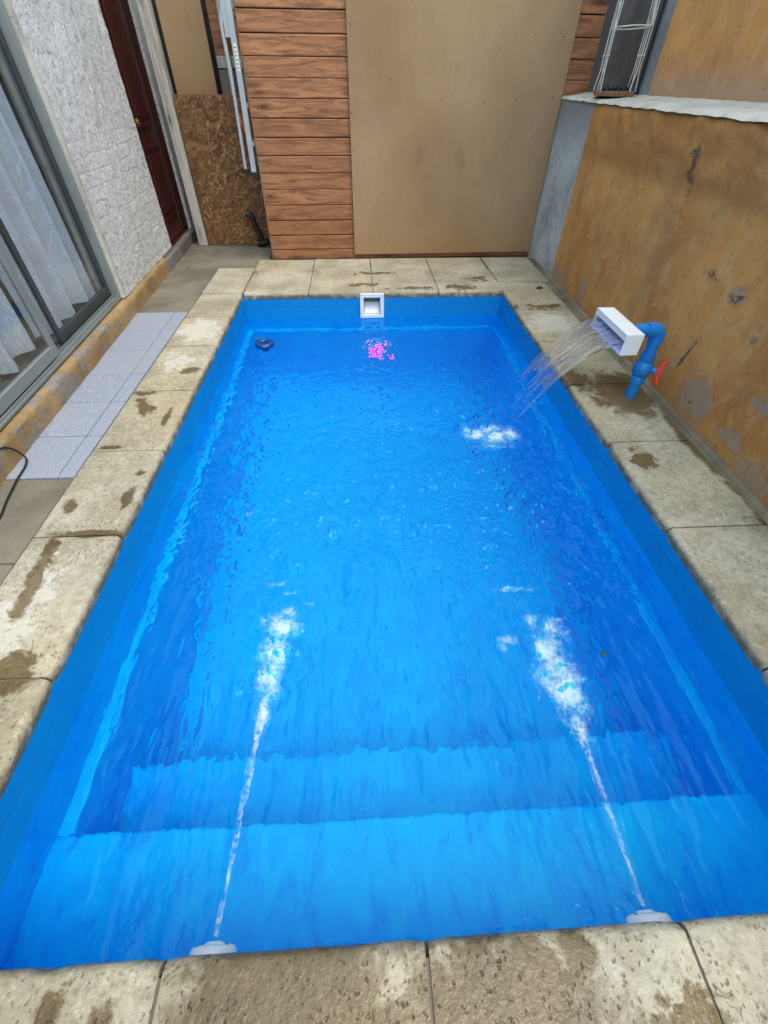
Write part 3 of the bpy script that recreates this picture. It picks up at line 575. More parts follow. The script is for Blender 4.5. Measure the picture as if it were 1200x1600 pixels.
# ------------------------------------------------------------------ spout on its blue pipe
bx, by = 1.578, 2.208
pipe = empty('water_spout', (bx, by, 0), 'white waterfall spout on a blue pipe with a red valve handle', 'spout')
mk('pipe', tube([(bx, by, -.02), (bx, by, .115)], .0315, 20), M['bluepvc'], pipe, True)
mk('pipe', tube([(bx, by, .235), (bx, by, .335)], .0315, 20), M['bluepvc'], pipe, True)
val = mk('valve', lathe([(.0315, .09), (.0385, .091), (.0385, .128), (.036, .132), (.046, .146), (.052, .163), (.052, .187), (.046, .204), (.036, .218), (.0385, .222), (.0385, .258), (.0315, .259)], (bx, by, 0), 'Z', 26), M['bluepvc'], pipe, True)
hd = np.array([.80, -.60]); hx = np.array([bx, by])   # valve stem points to the wall, towards the camera
def hp(a, b, z): p = hx + hd * a + np.array([-hd[1], hd[0]]) * b; return (p[0], p[1], z)
mk('stem', tube([hp(.04, 0, .175), hp(.072, 0, .175)], .017, 14), M['bluepvc'], val, True)
hv = [bev(xf(box(-.016, .016, .068, .098, -.022, .022), lambda x, y, z: hp(y, x, .175 + z)), .006, 2)]
for sg in (-1, 1):
    W = tube([hp(.083, 0, .175 + sg * .012), hp(.086, sg * .004, .175 + sg * .03), hp(.095, sg * .010, .175 + sg * .05), hp(.101, sg * .013, .175 + sg * .068)], [.012, .0125, .013, .010], 10); hv.append(W)
mk('handle', join(*hv), M['red'], val, True)
arc = [(bx, by, .315), (bx, by, .338)] + [(bx - .036 * (1 - math.cos(a)), by, .352 + .036 * math.sin(a)) for a in np.linspace(0, math.pi / 2, 8)] + [(bx - .055, by, .388), (bx - .075, by, .388)]
mk('elbow', tube(arc, [.038] * len(arc), 20), M['bluepvc'], pipe, True)
mk('pipe', tube([(bx - .06, by, .388), (1.448, by, .388)], .0315, 20), M['bluepvc'], pipe, True)
BX0, BX1, BY0, BY1, BZ0, BZ1 = 1.355, 1.450, 2.118, 2.495, .292, .400
t_ = .005
sp = mk('spout_box', join(bev(box(BX0, BX1, BY0, BY1, BZ1 - t_, BZ1), .002), bev(box(BX0, BX1, BY0, BY0 + t_, BZ0, BZ1 - t_ - .0005), .002), bev(box(BX0, BX1, BY1 - t_, BY1, BZ0, BZ1 - t_ - .0005), .002),
          bev(box(BX1 - t_, BX1, BY0 + t_, BY1 - t_, BZ0, BZ1 - t_ - .0005), .002)), M['whitepl'], pipe)
mk('lip', join(bev(xf(box(0, .075, BY0 + t_, BY1 - t_, 0, .004), lambda x, y, z: (BX0 - .004 + x, y, BZ0 + .012 + z + .35 * x)), .001), tube([(BX0 - .004, BY0 + .004, BZ0 + .012), (BX0 - .004, BY1 - .004, BZ0 + .012)], .0075, 10)), M['lilac'], sp)  # lilac-coloured lip
mk('floor_plate', bev(box(BX0 + .004, BX1 - t_, BY0 + t_, BY1 - t_, BZ0, BZ0 + t_), .001), M['whitepl'], sp)
mk('baffle', bev(box(BX0 + .002, BX0 + .006, BY0 + t_, BY1 - t_, BZ1 - .034, BZ1 - t_ - .001), .001), M['whitepl'], sp)

# the sheet of water and the strands it breaks into
VX, Z0 = 1.74, .352
def fall(t, u, k=0.0):
    yl = BY0 + .012 + u * (BY1 - BY0 - .024); yc = 2.19; s = min(1, t / .338)
    y = yl * (1 - .50 * s) + (yc + (u - .5) * .20) * .50 * s
    return np.array([BX0 + .03 - VX * t, y - .045 * s, Z0 - 4.905 * t * t + k])
nu, nt = 90, 60; tops = []; bots = []
us = np.linspace(0, 1, nu); ts = np.linspace(0, .235, nt)
for i, u in enumerate(us):
    tend = .205 + .05 * (mnoise.noise(Vector((u * 9, 1.3, 0))) + .5 * mnoise.noise(Vector((u * 31, 5, 0)))) * 1.3
    for j, t in enumerate(ts):
        tt = min(t, .235) * (tend / .235) * 1.12
        q = tt / .235
        rid = mnoise.noise(Vector((u * 15, q * 1.2, 2))) + .6 * mnoise.noise(Vector((u * 38, q * 2.0, 7)))
        th = .0024 + .0034 * max(-.5, rid) * (.35 + q); th = max(.0004, th * (1 - .55 * q)); 
        if j == nt - 1 or i in (0, nu - 1): th = .0002
        mid = .004 * rid * q + .002 * mnoise.noise(Vector((u * 8, q * 9, 3)))
        p = fall(tt, u); n_ = np.array([-.55, 0, .83]); tops.append(p + n_ * (mid + th)); bots.append(p + n_ * (mid - th))
F = []
for i in range(nu - 1):
    for j in range(nt - 1):
        a = i * nt + j; F.append((a, a + 1, a + nt + 1, a + nt)); b = a + nu * nt; F.append((b, b + nt, b + nt + 1, b + 1))
def rim(seq):
    for a, b in zip(seq[:-1], seq[1:]): F.append((a, b, b + nu * nt, a + nu * nt))
rim([j for j in range(nt)][::-1]); rim([(nu - 1) * nt + j for j in range(nt)]); rim([i * nt for i in range(nu)]); rim([i * nt + nt - 1 for i in range(nu)][::-1])
bm = bmesh.new(); vs = [bm.verts.new(v) for v in tops + bots]
for f in F: bm.faces.new([vs[k] for k in f])
bmesh.ops.recalc_face_normals(bm, faces=bm.faces); bm.verts.index_update(); F = [[v.index for v in f.verts] for f in bm.faces]; bm.free()
wf = empty('falling_water', (BX0 - .3, 2.25, ZW), 'clear sheet of water arcing from the white spout into the pool', 'water')
mk('water_sheet', (np.array(tops + bots), F), M['fall'], wf, True)
for k in range(6):
    u = (k + .5 + random.uniform(-.35, .35)) / 6; t0 = random.uniform(.12, .18); t1 = random.choice([.338, .25, .27, .30, .338]); n = 26; ph = random.random() * 9
    if u < .03 or u > .97: t1 = .338
    P = []; rr = []
    for i in range(n):
        t = t0 + (t1 - t0) * i / (n - 1); p = fall(t, u) + np.array([0, .004 * math.sin(ph + t * 30), .004 * math.sin(ph * 2 + t * 22)]); P.append(p)
        rr.append(max(.0006, (.0017 + .0008 * math.sin(ph + i * .9)) * math.sin(math.pi * min(1, .08 + .92 * (i / (n - 1)))) ** .5 * random.uniform(.8, 1.1)))
    mk('strand', tube(P, rr, 8), M['fall'], wf, True)
DR = np.array([(math.cos(a) * math.cos(b), math.sin(a) * math.cos(b), math.sin(b)) for b in (-.8, 0, .8) for a in np.linspace(0, 2 * math.pi, 6, False)])
dp = []
for k in range(45):
    t = random.uniform(.16, .335); p = fall(t, random.uniform(-.06, 1.06)) + np.random.default_rng(k).normal(size=3) * .012; dp.append(lathe([(.0003, -.003), (.0016, -.0015), (.0018, 0), (.0012, .002), (.0002, .0035)], p, 'Z', 6))
mk('droplets', join(*dp), M['fall'], wf, True, kind='stuff')

# ------------------------------------------------------------------ skimmer, lamp, inlets, dispenser
sk = empty('skimmer', (.113, PB, -.22), 'white square skimmer mouth set in the back pool wall', 'skimmer')
yb = PB + .006; o = .032
fr = [box(SKX0 - o, SKX1 + o, yb - .016, yb + .002, SKZ1, SKZ1 + o), box(SKX0 - o, SKX1 + o, yb - .016, yb + .002, SKZ0 - o + .006, SKZ0), box(SKX0 - o, SKX0, yb - .016, yb + .002, SKZ0 + .0005, SKZ1 - .0005), box(SKX1, SKX1 + o, yb - .016, yb + .002, SKZ0 + .0005, SKZ1 - .0005)]
mk('frame', join(*[bev(f, .003, 2) for f in fr]), M['whitepl'], sk)
D = .18
mk('throat', join(quad((SKX0, yb, SKZ0), (SKX0, yb + D, SKZ0), (SKX0, yb + D, SKZ1), (SKX0, yb, SKZ1)), quad((SKX1, yb, SKZ1), (SKX1, yb + D, SKZ1), (SKX1, yb + D, SKZ0), (SKX1, yb, SKZ0)), quad((SKX0, yb, SKZ1), (SKX0, yb + D, SKZ1), (SKX1, yb + D, SKZ1), (SKX1, yb, SKZ1)),
   quad((SKX0, yb + D, SKZ0), (SKX1, yb + D, SKZ0), (SKX1, yb + D, SKZ1), (SKX0, yb + D, SKZ1)), quad((SKX0, yb, SKZ0), (SKX1, yb, SKZ0), (SKX1, yb + D, SKZ0), (SKX0, yb + D, SKZ0))), M['whitepl'], sk)
mk('weir_flap', bev(xf(box(SKX0 + .004, SKX1 - .004, 0, .006, 0, .10), lambda x, y, z: (x, yb + .012 + y + z * .55, SKZ0 + .004 + z * .8)), .002), M['whitepl'], sk)
for a in (SKX0 - .02, SKX1 + .02): mk('screw', lathe([(.0035, -.002), (.003, -.0035)], (a, yb - .0150, SKZ1 + .02), 'Y', 10), M['darkalu'], sk)
lp = empty('pool_lamp', (.165, PB, -.95), 'round pool lamp glowing magenta under water below the skimmer', 'lamp')
LC = (.165, b1, -.80)
mk('rim', lathe([(.115, .0), (.115, -.010), (.105, -.020), (.080, -.024), (.072, -.018), (.070, -.004)], LC, 'Y', 36), M['whitepl'], lp, True)
mk('lens', lathe([(.068, -.006), (.064, -.014), (.046, -.018)], LC, 'Y', 32), M['whitepl'], lp, True)
mk('bulb_cluster', lathe([(.058, -.0165), (.052, -.024), (.028, -.029), (.001, -.031)], LC, 'Y', 24), M['magenta'], lp, True)
for a in range(6): mk('led', lathe([(.006, -.026), (.005, -.034), (.001, -.036)], (LC[0] + .024 * math.cos(a * 1.047), LC[1], LC[2] + .024 * math.sin(a * 1.047)), 'Y', 8), M['ledglow'], lp, True)
for k, (cx, lab) in enumerate(((-.415, 'white round return inlet at the near pool edge, left one'), (.695, 'white round return inlet at the near pool edge, right one'))):
    it = empty('return_inlet', (cx, .0, -.33), lab, 'inlet', 'return inlets on the near wall')
    mk('flange', lathe([(.058, -.008), (.058, .006), (.052, .013), (.036, .017), (.030, .014)], (cx, PF, -.222), 'Y', 32), M['whitepl'], it, True)
    mk('nozzle', lathe([(.028, .010), (.027, .017), (.020, .022), (.011, .0225), (.010, .012)], (cx, PF, -.222), 'Y', 24), M['whitepl'], it, True)
    for a in (.6, 2.5, 3.8, 5.6): mk('screw', lathe([(.0042, .012), (.0036, .0165)], (cx + .044 * math.cos(a), PF, -.222 + .044 * math.sin(a)), 'Y', 8), M['darkalu'], it)
dc = (-.77, 3.45, ZW)
ds = empty('chlorine_dispenser', dc, 'blue ring-shaped chlorine dispenser floating near the far left corner', 'dispenser')
ringp = [(.030 + .0, -.03)] + [(.052 + .026 * math.cos(a), .012 + .024 * math.sin(a)) for a in np.linspace(-2.4, 2.6, 14)] + [(.028, .016), (.026, .008)]
mk('float_ring', lathe(ringp, dc, 'Z', 30), M['dispenser'], ds, True)
mk('basket', lathe([(.024, -.09), (.027, -.085), (.028, -.02), (.028, .006)], dc, 'Z', 20), M['dispenser'], ds, True)
mk('cap', lathe([(.014, .004), (.014, .022), (.010, .028)], (dc[0] - .06, dc[1] + .045, dc[2] + .012), 'Z', 16), M['green'], ds, True)
def leaf(name, x, y, z, s, mat, label, ang=0.3):
    V = []; F = []
    for i, t in enumerate(np.linspace(0, 1, 7)):
        w = s * .32 * math.sin(math.pi * (.05 + .95 * t)) * (1 + .25 * (i % 2)); c = .006 * math.sin(3 * t)
        for sg in (-1, 0, 1):
            px, py = (t - .5) * s, sg * w; V.append((x + px * math.cos(ang) - py * math.sin(ang), y + px * math.sin(ang) + py * math.cos(ang), z + c + abs(sg) * .004))
    for i in range(6):
        for k in range(2): a = i * 3 + k; F.append((a, a + 1, a + 4, a + 3))
    n = len(V); V += [(a, b, c - .0012) for a, b, c in V]; F += [tuple(q + n for q in f)[::-1] for f in F]
    return tag(mk(name, (V, F), mat, smooth=True), label, 'leaf')
leaf('dry_leaf', 1.60, 4.03, .003, .065, M['leaf'], 'dark dry leaf on the pale coping in the far right corner', .2)
leaf('floating_leaf', .875, .725, ZW + .002, .028, M['greenleaf'], 'tiny green leaf floating on the water right of the right jet', 1.0)

# ------------------------------------------------------------------ timber wall and boards at the back
tw = empty('timber_wall', (.56, bw(.56), 0), 'brown stained pine plank wall behind the pool', 'wall')
zb = [-.01] + [.08 + .1225 * i for i in range(20)]
TX0, TX1 = -.86, 2.02
for a, b in zip(zb[:-1], zb[1:]):
    jl = random.uniform(-.004, .004); pv = bev(box(TX0 + jl, TX1, 0, .02, a + .0025, b - .0025), .006, 2); bow = random.uniform(-.003, .003)
    mk('plank', xf(pv, lambda x, y, z: (x, bw(x) + y + bow * ((x + .86) / 2.8), z + .002 * math.sin(x * 2 + a * 9))), M['plank'], tw)
mk('backing', xf(box(TX0 + .015, TX1 - .01, .021, .06, 0, 2.4), lambda x, y, z: (x, bw(x) + y, z)), M['passage_dark'], tw)
mk('corner_trim', xf(bev(box(TX0 - .008, TX0 + .012, .022, .075, .0, 2.4), .003, 1), lambda x, y, z: (x, bw(x) + y, z)), M['post'], tw)
for a in zb[1:-4]:
    for q in (TX0 + .03, TX0 + .075): mk('nail', lathe([(.0028, -.0012), (.002, -.002)], (q + random.uniform(-.006, .006), bw(q), a + .06 + random.uniform(-.03, .03)), 'Y', 6), M['rubber'], tw)
md = empty('tan_board', (.9, bw(.9) - .03, .03), 'large plain tan board covering the middle of the plank wall', 'board')
mk('panel', xf(bev(box(-.028, 1.795, -.030, -.012, .032, 2.44), .002, 1), lambda x, y, z: (x - .012 * (z - .03) / 1.7 * 0, bw(x) + y, z)), M['mdf'], md)
for (a, b) in ((-.01, .1), (-.01, .6), (-.012, 1.1), (0, 1.6), (.38, 1.17), (.75, 1.18), (1.12, 1.17), (1.4, 1.19), (1.47, 1.56), (1.70, 1.55), (.32, 1.30), (.3, .14), (.9, .1), (1.6, .1), (1.3, .78), (1.71, 1.2), (-.005, .3), (-.01, .85)):
    mk('screw', lathe([(.0045, -.0008), (.0035, -.0022)], (a, bw(a) - .030, b), 'Y', 8), M['rubber'], md)
mk('batten', xf(bev(box(.0, 1.79, -.0115, -.0005, .045, .09), .001, 1), lambda x, y, z: (x, bw(x) + y, z)), M['plank'], md)

# OSB board, post and boards in the recess to the left
ob = empty('strand_board', (-1.29, 5.52, 0), 'rough strand board panel standing beside the weathered post', 'board')
mk('core', bev(box(-1.62, -.80, 5.515, 5.53, .0, 1.192), .001, 1), M['osb'], ob)
fl = []
for k in range(2600):
    L = random.uniform(.04, .12); w = random.uniform(.009, .026); a = random.gauss(.6, .9); x = random.uniform(-1.60, -.82); z = random.uniform(.02, 1.175); ca, sa = math.cos(a), math.sin(a); yy = 5.5148 - random.uniform(.0003, .0022)
    pts = [(-L / 2, -w / 2 * random.uniform(.5, 1)), (L / 2, -w / 2 * random.uniform(.3, 1)), (L / 2 * random.uniform(.8, 1), w / 2), (-L / 2, w / 2 * random.uniform(.4, 1))]
    fl.append((np.array([(min(-.805, max(-1.618, x + p * ca - q * sa)), yy + .0006 * (p / L), min(1.19, max(.002, z + p * sa + q * ca))) for p, q in pts]), [(0, 1, 2, 3)]))
mk('wood_strands', join(*fl), M['flake'], ob, kind='stuff')
tag(mk('wooden_post', bev(box(-1.725, -1.632, 5.50, 5.60, 0, 2.5), .006, 2), M['post']), 'weathered pale upright timber post beside the strand board', 'post')
ib = mk('narrow_board', bev(box(-1.60, -1.235, 5.60, 5.618, .6, 2.5), .002, 1), M['mdf2']); tag(ib, 'narrow tan board standing behind the strand board', 'board')
crt = empty('recess_boarding', (-1.05, 5.8, .0), 'dim wooden boarding with a pale rail in the dark recess', 'boarding')
mk('backing_board', bev(box(-1.235, -.83, 5.80, 5.82, .0, 2.5), .003, 1), M['plank'], crt)
mk('rail', bev(box(-1.225, -.84, 5.76, 5.798, 1.36, 1.44), .004, 1), M['post'], crt)
mk('side_panel', bev(box(-1.225, -.84, 5.768, 5.797, .3, 1.355), .004, 1), M['rough_conc'], crt)
mk('stud', bev(box(-1.13, -1.09, 5.70, 5.758, .2, 2.5), .003, 1), M['post'], crt)
tag(mk('recess_wall', join(box(-2.6, 3.2, 6.3, 6.4, 0, 2.6), box(-.855, -.80, 5.07, 6.3, 0, 2.5)), M['passage_dark']), 'wall closing the recess behind the strand board, its shade painted dark', 'wall')  # shade of the passage put into a near-black wall colour

# folded ladder hung on the end of the plank wall
ld = empty('step_ladder', (-.93, 4.97, .69), 'folded aluminium step ladder hung upright at the plank wall end', 'ladder')
def rail(x_, y_, z_, w, d): return None
def barpath(P, w, d):
    V = []; F = []
    for i, (x, y, z) in enumerate(P): V += [(x - w / 2, y - d / 2, z), (x + w / 2, y - d / 2, z), (x + w / 2, y + d / 2, z), (x - w / 2, y + d / 2, z)]
    for i in range(len(P) - 1):
        for k in range(4): k2 = (k + 1) % 4; F.append((i * 4 + k, i * 4 + k2, i * 4 + 4 + k2, i * 4 + 4 + k))
    F += [(3, 2, 1, 0), tuple(len(V) - 4 + k for k in range(4))]; return np.array(V), F
bk = [(-.972, 4.96, .72), (-.963, 4.96, 1.1), (-.957, 4.96, 1.35), (-.962, 4.96, 1.48), (-.966, 4.96, 1.56), (-.958, 4.96, 1.63), (-.935, 4.96, 1.69), (-.91, 4.96, 1.74), (-.90, 4.96, 1.85)]
mk('rear_rail', barpath(bk, .022, .03), M['ladder'], ld); 
mk('front_rail', barpath([(-.902, 4.945, .70), (-.893, 4.945, 1.2), (-.885, 4.945, 1.95)], .040, .030), M['ladder'], ld)
mk('rear_rail', barpath([(a, 5.32, c) for a, b, c in bk], .022, .03), M['ladder'], ld)
mk('front_rail', barpath([(-.902, 5.33, .70), (-.893, 5.33, 1.2), (-.885, 5.33, 1.95)], .040, .030), M['ladder'], ld)
for z in (.88, 1.13, 1.38, 1.63): mk('tread', bev(box(-.918, -.87, 4.965, 5.30, z, z + .022), .004), M['ladder'], ld)
mk('hinge_plate', bev(box(-.948, -.880, 4.9415, 4.9445, 1.52, 1.80), .001, 1), M['ladder'], ld)
mk('brace', tube([(-.96, 4.957, 1.10), (-.905, 4.957, .92)], .005, 8), M['red'], ld, True)
for (a, y, z) in ((-.972, 4.96, .70), (-.902, 4.945, .68), (-.972, 5.32, .70), (-.902, 5.33, .68)): mk('foot', bev(box(a - .022, a + .022, y - .019, y + .019, z - .01, z + .028), .004), M['rubber'], ld)
lb = mk('sticker', box(-.898, -.876, 4.9280, 4.9295, 1.34, 1.49), M['label'], ld)
for i in range(6): mk('print_line', box(-.895, -.895 + random.uniform(.006, .016), 4.9272, 4.9279, 1.355 + i * .022, 1.361 + i * .022), M['rubber'], lb)
bp = empty('black_pipe', (-1.02, 5.42, 0), 'black plastic pipe elbow sticking up before the strand board', 'pipe')
mk('riser', tube([(-1.015, 5.44, .02), (-1.02, 5.44, .06), (-1.085, 5.42, .27)], .024, 14), M['blackpvc'], bp, True)
mk('elbow', tube([(-1.083, 5.42, .262), (-1.095, 5.418, .298), (-1.115, 5.415, .306), (-1.15, 5.41, .302)], .030, 14), M['blackpvc'], bp, True)
mk('foot_elbow', tube([(-1.075, 5.45, .03), (-1.03, 5.445, .03), (-.99, 5.44, .04), (-.965, 5.44, .06)], .031, 14), M['blackpvc'], bp, True)

# ------------------------------------------------------------------ retaining wall on the right
rw = empty('retaining_wall', (1.86, 1.8, 0), 'ochre stuccoed retaining wall with worn patches right of the pool', 'wall')
GY = 4.33
def wallface(y, z):
    k = max(0, min(1, (z - .92) / .12)); d = (.012 * fbm(y * 1.6, z * 1.6, 2, 4) + (.004 + .012 * k) * fbm(y * 9, z * 9, 5, 4) + .014 * k) * min(1, max(0, (GY - y) / .15)) + .006
    top = max(0, min(1, (z - 1.15) / .055)); d -= .02 * top * top
    return (xw(y) + d * -1 + .004, y, z)
ys = np.arange(-1.6, GY + .001, .03); zs = np.concatenate([np.arange(-.03, .9, .04), np.arange(.9, 1.2, .02), [1.203]])
ys[-1] = GY
mk('stucco_face', grid(wallface, ys, zs, True), M['stucco'], rw, True)
mk('cement_strip', grid(lambda y, z: (xw(y) + .003 * fbm(y * 6, z * 6, 4, 4) + .012 + (.01 if z > 1.19 else 0), y, z), np.arange(GY - .01, 5.075, .03), np.append(np.arange(-.03, 1.2, .04), 1.212), True), M['cement'], rw, True)
def ledge(y, v):
    x = xw(y) - .024 + v * .37; z = 1.208 + .040 * v + .006 * fbm(y * 7, v * 5, 9, 4) - (.016 if v < .001 else 0)
    if v < .001: x += .012 * fbm(y * 12, 0, 3, 3)
    return (x, y, z)
mk('ledge', grid(ledge, np.arange(-1.6, 5.08, .03), [0, .05, .12, .25, .4, .6, .8, 1.0], True), M['limewash'], rw, True)
mk('core', box(1.80, 2.3, -1.6, 5.08, -.03, 1.19), M['cement'], rw)
def lumpmesh(c, s, seed):
    V = []; nlat, nlon = 7, 10
    for i in range(nlat):
        b = -math.pi / 2 + math.pi * i / (nlat - 1)
        for k in range(nlon):
            a = 2 * math.pi * k / nlon; d = np.array([math.cos(a) * math.cos(b) * .55, math.sin(a) * math.cos(b), math.sin(b)]); rr = 1 + .45 * mnoise.noise(Vector(d * 2.2) + Vector((seed, 0, 0))); V.append(np.array(c) + d * s * rr)
    F = [(i * nlon + k, i * nlon + (k + 1) % nlon, (i + 1) * nlon + (k + 1) % nlon, (i + 1) * nlon + k) for i in range(nlat - 1) for k in range(nlon)]; return np.array(V), F
for k, (y, z, s) in enumerate(((2.265, .645, .022), (1.793, .52, .022), (2.19, .63, .010), (2.02, .60, .013), (2.06, .61, .011), (1.72, .40, .009), (2.08, .27, .008), (1.95, .12, .018), (1.66, .05, .012), (2.6, .75, .008), (3.3, .7, .008), (1.9, .33, .006), (1.9, .73, .006))):
    mk('mortar_lump', lumpmesh((xw(y) - .008, y, z), s * .8, k * 3.1), M['lump'], rw, True)
uw = empty('weathered_wall', (2.15, 2, 1.2), 'weathered orange upper wall set back above the pale ledge', 'wall')
xu = lambda y: 2.03 + .012 * (y - 3)
mk('stucco_face', grid(lambda y, z: (xu(y) - .012 * fbm(y * 2, z * 2, 8, 4) - .008 * fbm(y * 10, z * 10, 5, 4) - (.02 if z > 1.80 + .02 * math.sin(y * 3) else 0), y, z), np.append(np.arange(-1.6, 4.06, .035), 4.06), np.arange(1.2, 2.75, .035), True), M['stucco'], uw, True)
mk('cement_strip', grid(lambda y, z: (xu(y) + .006 + .004 * fbm(y * 6, z * 6, 4, 4), y, z), np.arange(4.05, 5.07, .04), np.arange(1.2, 2.75, .05), True), M['cement'], uw, True)
mk('core', box(2.08, 2.4, -1.6, 5.07, 1.2, 2.73), M['cement'], uw)
tag(mk('dark_sheet', xf(bev(box(-.006, .006, 4.20, 4.93, 1.235, 2.5), .002, 1), lambda x, y, z: (2.035 + x + .012 * math.sin(y * 30) * 0 - .02 + (z - 1.23) * .02, y, z)), M['darksheet']), 'dark grey sheet leaning on the upper wall behind the wire stand', 'sheet')

# wire plant stand on the ledge
stx, sty, stz = 1.900, 4.30, 1.228
st = empty('wire_plant_stand', (stx, sty, stz), 'cream wire plant stand on a brown wooden base on the ledge', 'plant stand')
def poly(n, r, a0=0): return [(math.cos(a0 + 2 * math.pi * k / n) * r, math.sin(a0 + 2 * math.pi * k / n) * r) for k in range(n)]
base = poly(6, .235, .0); V = [(stx + a * .54, sty + b, stz) for a, b in base] + [(stx + a * .54, sty + b, stz + .026) for a, b in base]
mk('base', bev((np.array(V), [tuple(range(6))[::-1], tuple(range(6, 12))] + [(k, (k + 1) % 6, 6 + (k + 1) % 6, 6 + k) for k in range(6)]), .003, 1), M['standwood'], st)
for k, (a, b) in enumerate(poly(6, .205, .0)):
    if k in (1, 4): continue
    cx, cy_ = stx + a * .54, sty + b; tx, ty_ = -math.sin(k * math.pi / 3) * .020, math.cos(k * math.pi / 3) * .020
    for sg in (-1, 1):
        P = [(cx + sg * tx * 1.6, cy_ + sg * ty_ * 1.6, stz + .027), (cx + sg * tx * 1.5, cy_ + sg * ty_ * 1.5, stz + .05), (cx + sg * tx * .6, cy_ + sg * ty_ * .6, stz + .13), (cx + sg * tx * .7, cy_ + sg * ty_ * .7, stz + .33), (cx * .93 + stx * .07 + sg * tx * .8, cy_ * .93 + sty * .07 + sg * ty_ * .8, stz + .52), (cx * .9 + stx * .1 + sg * tx * .8, cy_ * .9 + sty * .1 + sg * ty_ * .8, stz + .95)]
        mk('wire', tube(P, .0035, 6), M['wire'], st, True)
    mk('clip', tube([(cx - tx, cy_ - ty_, stz + .20), (cx + tx, cy_ + ty_, stz + .205)], .0045, 6), M['wire'], st, True)
for z, s in ((.335, .205), (.62, .190), (.95, .185)):
    P = [(stx + a * .54, sty + b, stz + z) for a, b in poly(6, s, .0)]; mk('ring', tube(P + [P[0], P[1]], .0035, 6, False), M['wire'], st, True)
for k in (2, 5):
    a = k * math.pi / 3; b = a + math.pi / 3; p = np.array([stx + math.cos(a) * .205 * .54, sty + math.sin(a) * .205]); q = np.array([stx + math.cos(b) * .205 * .54, sty + math.sin(b) * .205])
    P = [(*(p * (1 - t) + q * t), stz + .335 + .12 * math.sin(math.pi * t)) for t in np.linspace(0, 1, 13)]; mk('arch', tube(P, .0035, 6), M['wire'], st, True)
P = poly(14, .085)
mk('dry_plant', join(*[tube([(stx + a * .7, sty + b * .7, stz + .028), (stx + a + random.uniform(-.02, .02), sty + b + random.uniform(-.02, .02), stz + random.uniform(.035, .055)), (stx + a * 1.2, sty + b * .5, stz + .034)], .006, 5) for a, b in P]), M['rubber'], st)

# ------------------------------------------------------------------ house on the left
hs_ = empty('house', (-1.9, 3.5, 0), 'white plastered house wall with sliding window, ochre plinth and red-brown door', 'house')
def plas(s, z):
    d = .004 * fbm(s * 14, z * 14, 3, 4) + .003 * fbm(s * 40, z * 40, 1, 3); return H(s, .028 - d, z)
mk('plaster_wall', grid(plas, np.linspace(1.985, 3.36, 100), np.linspace(.125, 2.6, 170), True), M['plaster'], hs_, True)
mk('wall_core', hbox(1.99, 3.36, .045, .24, .0, 2.6), M['interior'], hs_)
mk('window_reveal', hbev(1.935, 1.984, .026, .20, .128, 2.6, .006, 2), M['limewash'], hs_)
mk('wall_above_window', hbox(-3.0, 1.985, .03, .24, 2.22, 2.6), M['plaster'], hs_)
mk('wall_above_door', hbox(3.36, 4.5, .03, .24, 2.12, 2.6), M['plaster'], hs_)
def pl(s, k):
    prof = [(0, -.03), (0, .045), (.0, .090), (.004, .108), (.016, .118), (.06, .124), (.16, .130)]
    o, z = prof[k]; w = .007 * fbm(s * 5, k * .4, 1, 4) + .003 * fbm(s * 20, k * .4, 4, 3); return H(s, o - w, z + .4 * w)
mk('plinth', grid(pl, np.linspace(-3, 3.0, 320), range(7), False), M['plinth'], hs_, True)
mk('threshold', xf(bev(box(3.0, 4.46, -.005, .25, -.03, .095), .012, 2), lambda s, o, z: H(s, o + .004 * fbm(s * 8, z * 20, o * 9, 3), z)), M['rough_conc'], hs_)
mk('jamb_strip', hbev(4.19, 4.46, .022, .24, .096, 2.6, .006, 2), M['plaster'], hs_)
dr = mk('door', join(hbev(3.385, 4.175, .085, .125, .112, 2.1, .003, 1)), M['door'], hs_)
mk('door_sill', hbev(3.36, 4.19, .055, .24, .0955, .110, .003, 1), M['door'], hs_)
for s0, s1 in ((3.362, 3.384), (4.177, 4.189)): mk('door_frame', hbev(s0, s1, .05, .2, .111, 2.12, .003, 1), M['door'], hs_)
for (z0, z1) in ((.28, .86), (.98, 2.0)):
    for (s0, s1) in ((3.50, 4.05),):
        mk('moulding', join(hbev(s0, s1, .072, .0848, z0, z0 + .03, .005, 2), hbev(s0, s1, .072, .0848, z1 - .03, z1, .005, 2), hbev(s0, s0 + .03, .072, .0846, z0 + .031, z1 - .031, .005, 2), hbev(s1 - .03, s1, .072, .0846, z0 + .031, z1 - .031, .005, 2)), M['door'], dr)
        mk('raised_panel', hbev(s0 + .07, s1 - .07, .070, .0847, z0 + .07, z1 - .07, .010, 3), M['door'], dr)
kn = H(3.44, .085, 1.02)
mk('handle', join(xf(lathe([(.022, 0), (.022, .006), (.010, .010), (.010, .034), (.020, .040), (.027, .052), (.025, .066), (.012, .072)], (0, 0, 0), 'X', 18), lambda x, y, z: H(3.43 + y, .085 - x, 1.03 + z))), M['brass'], dr, True)
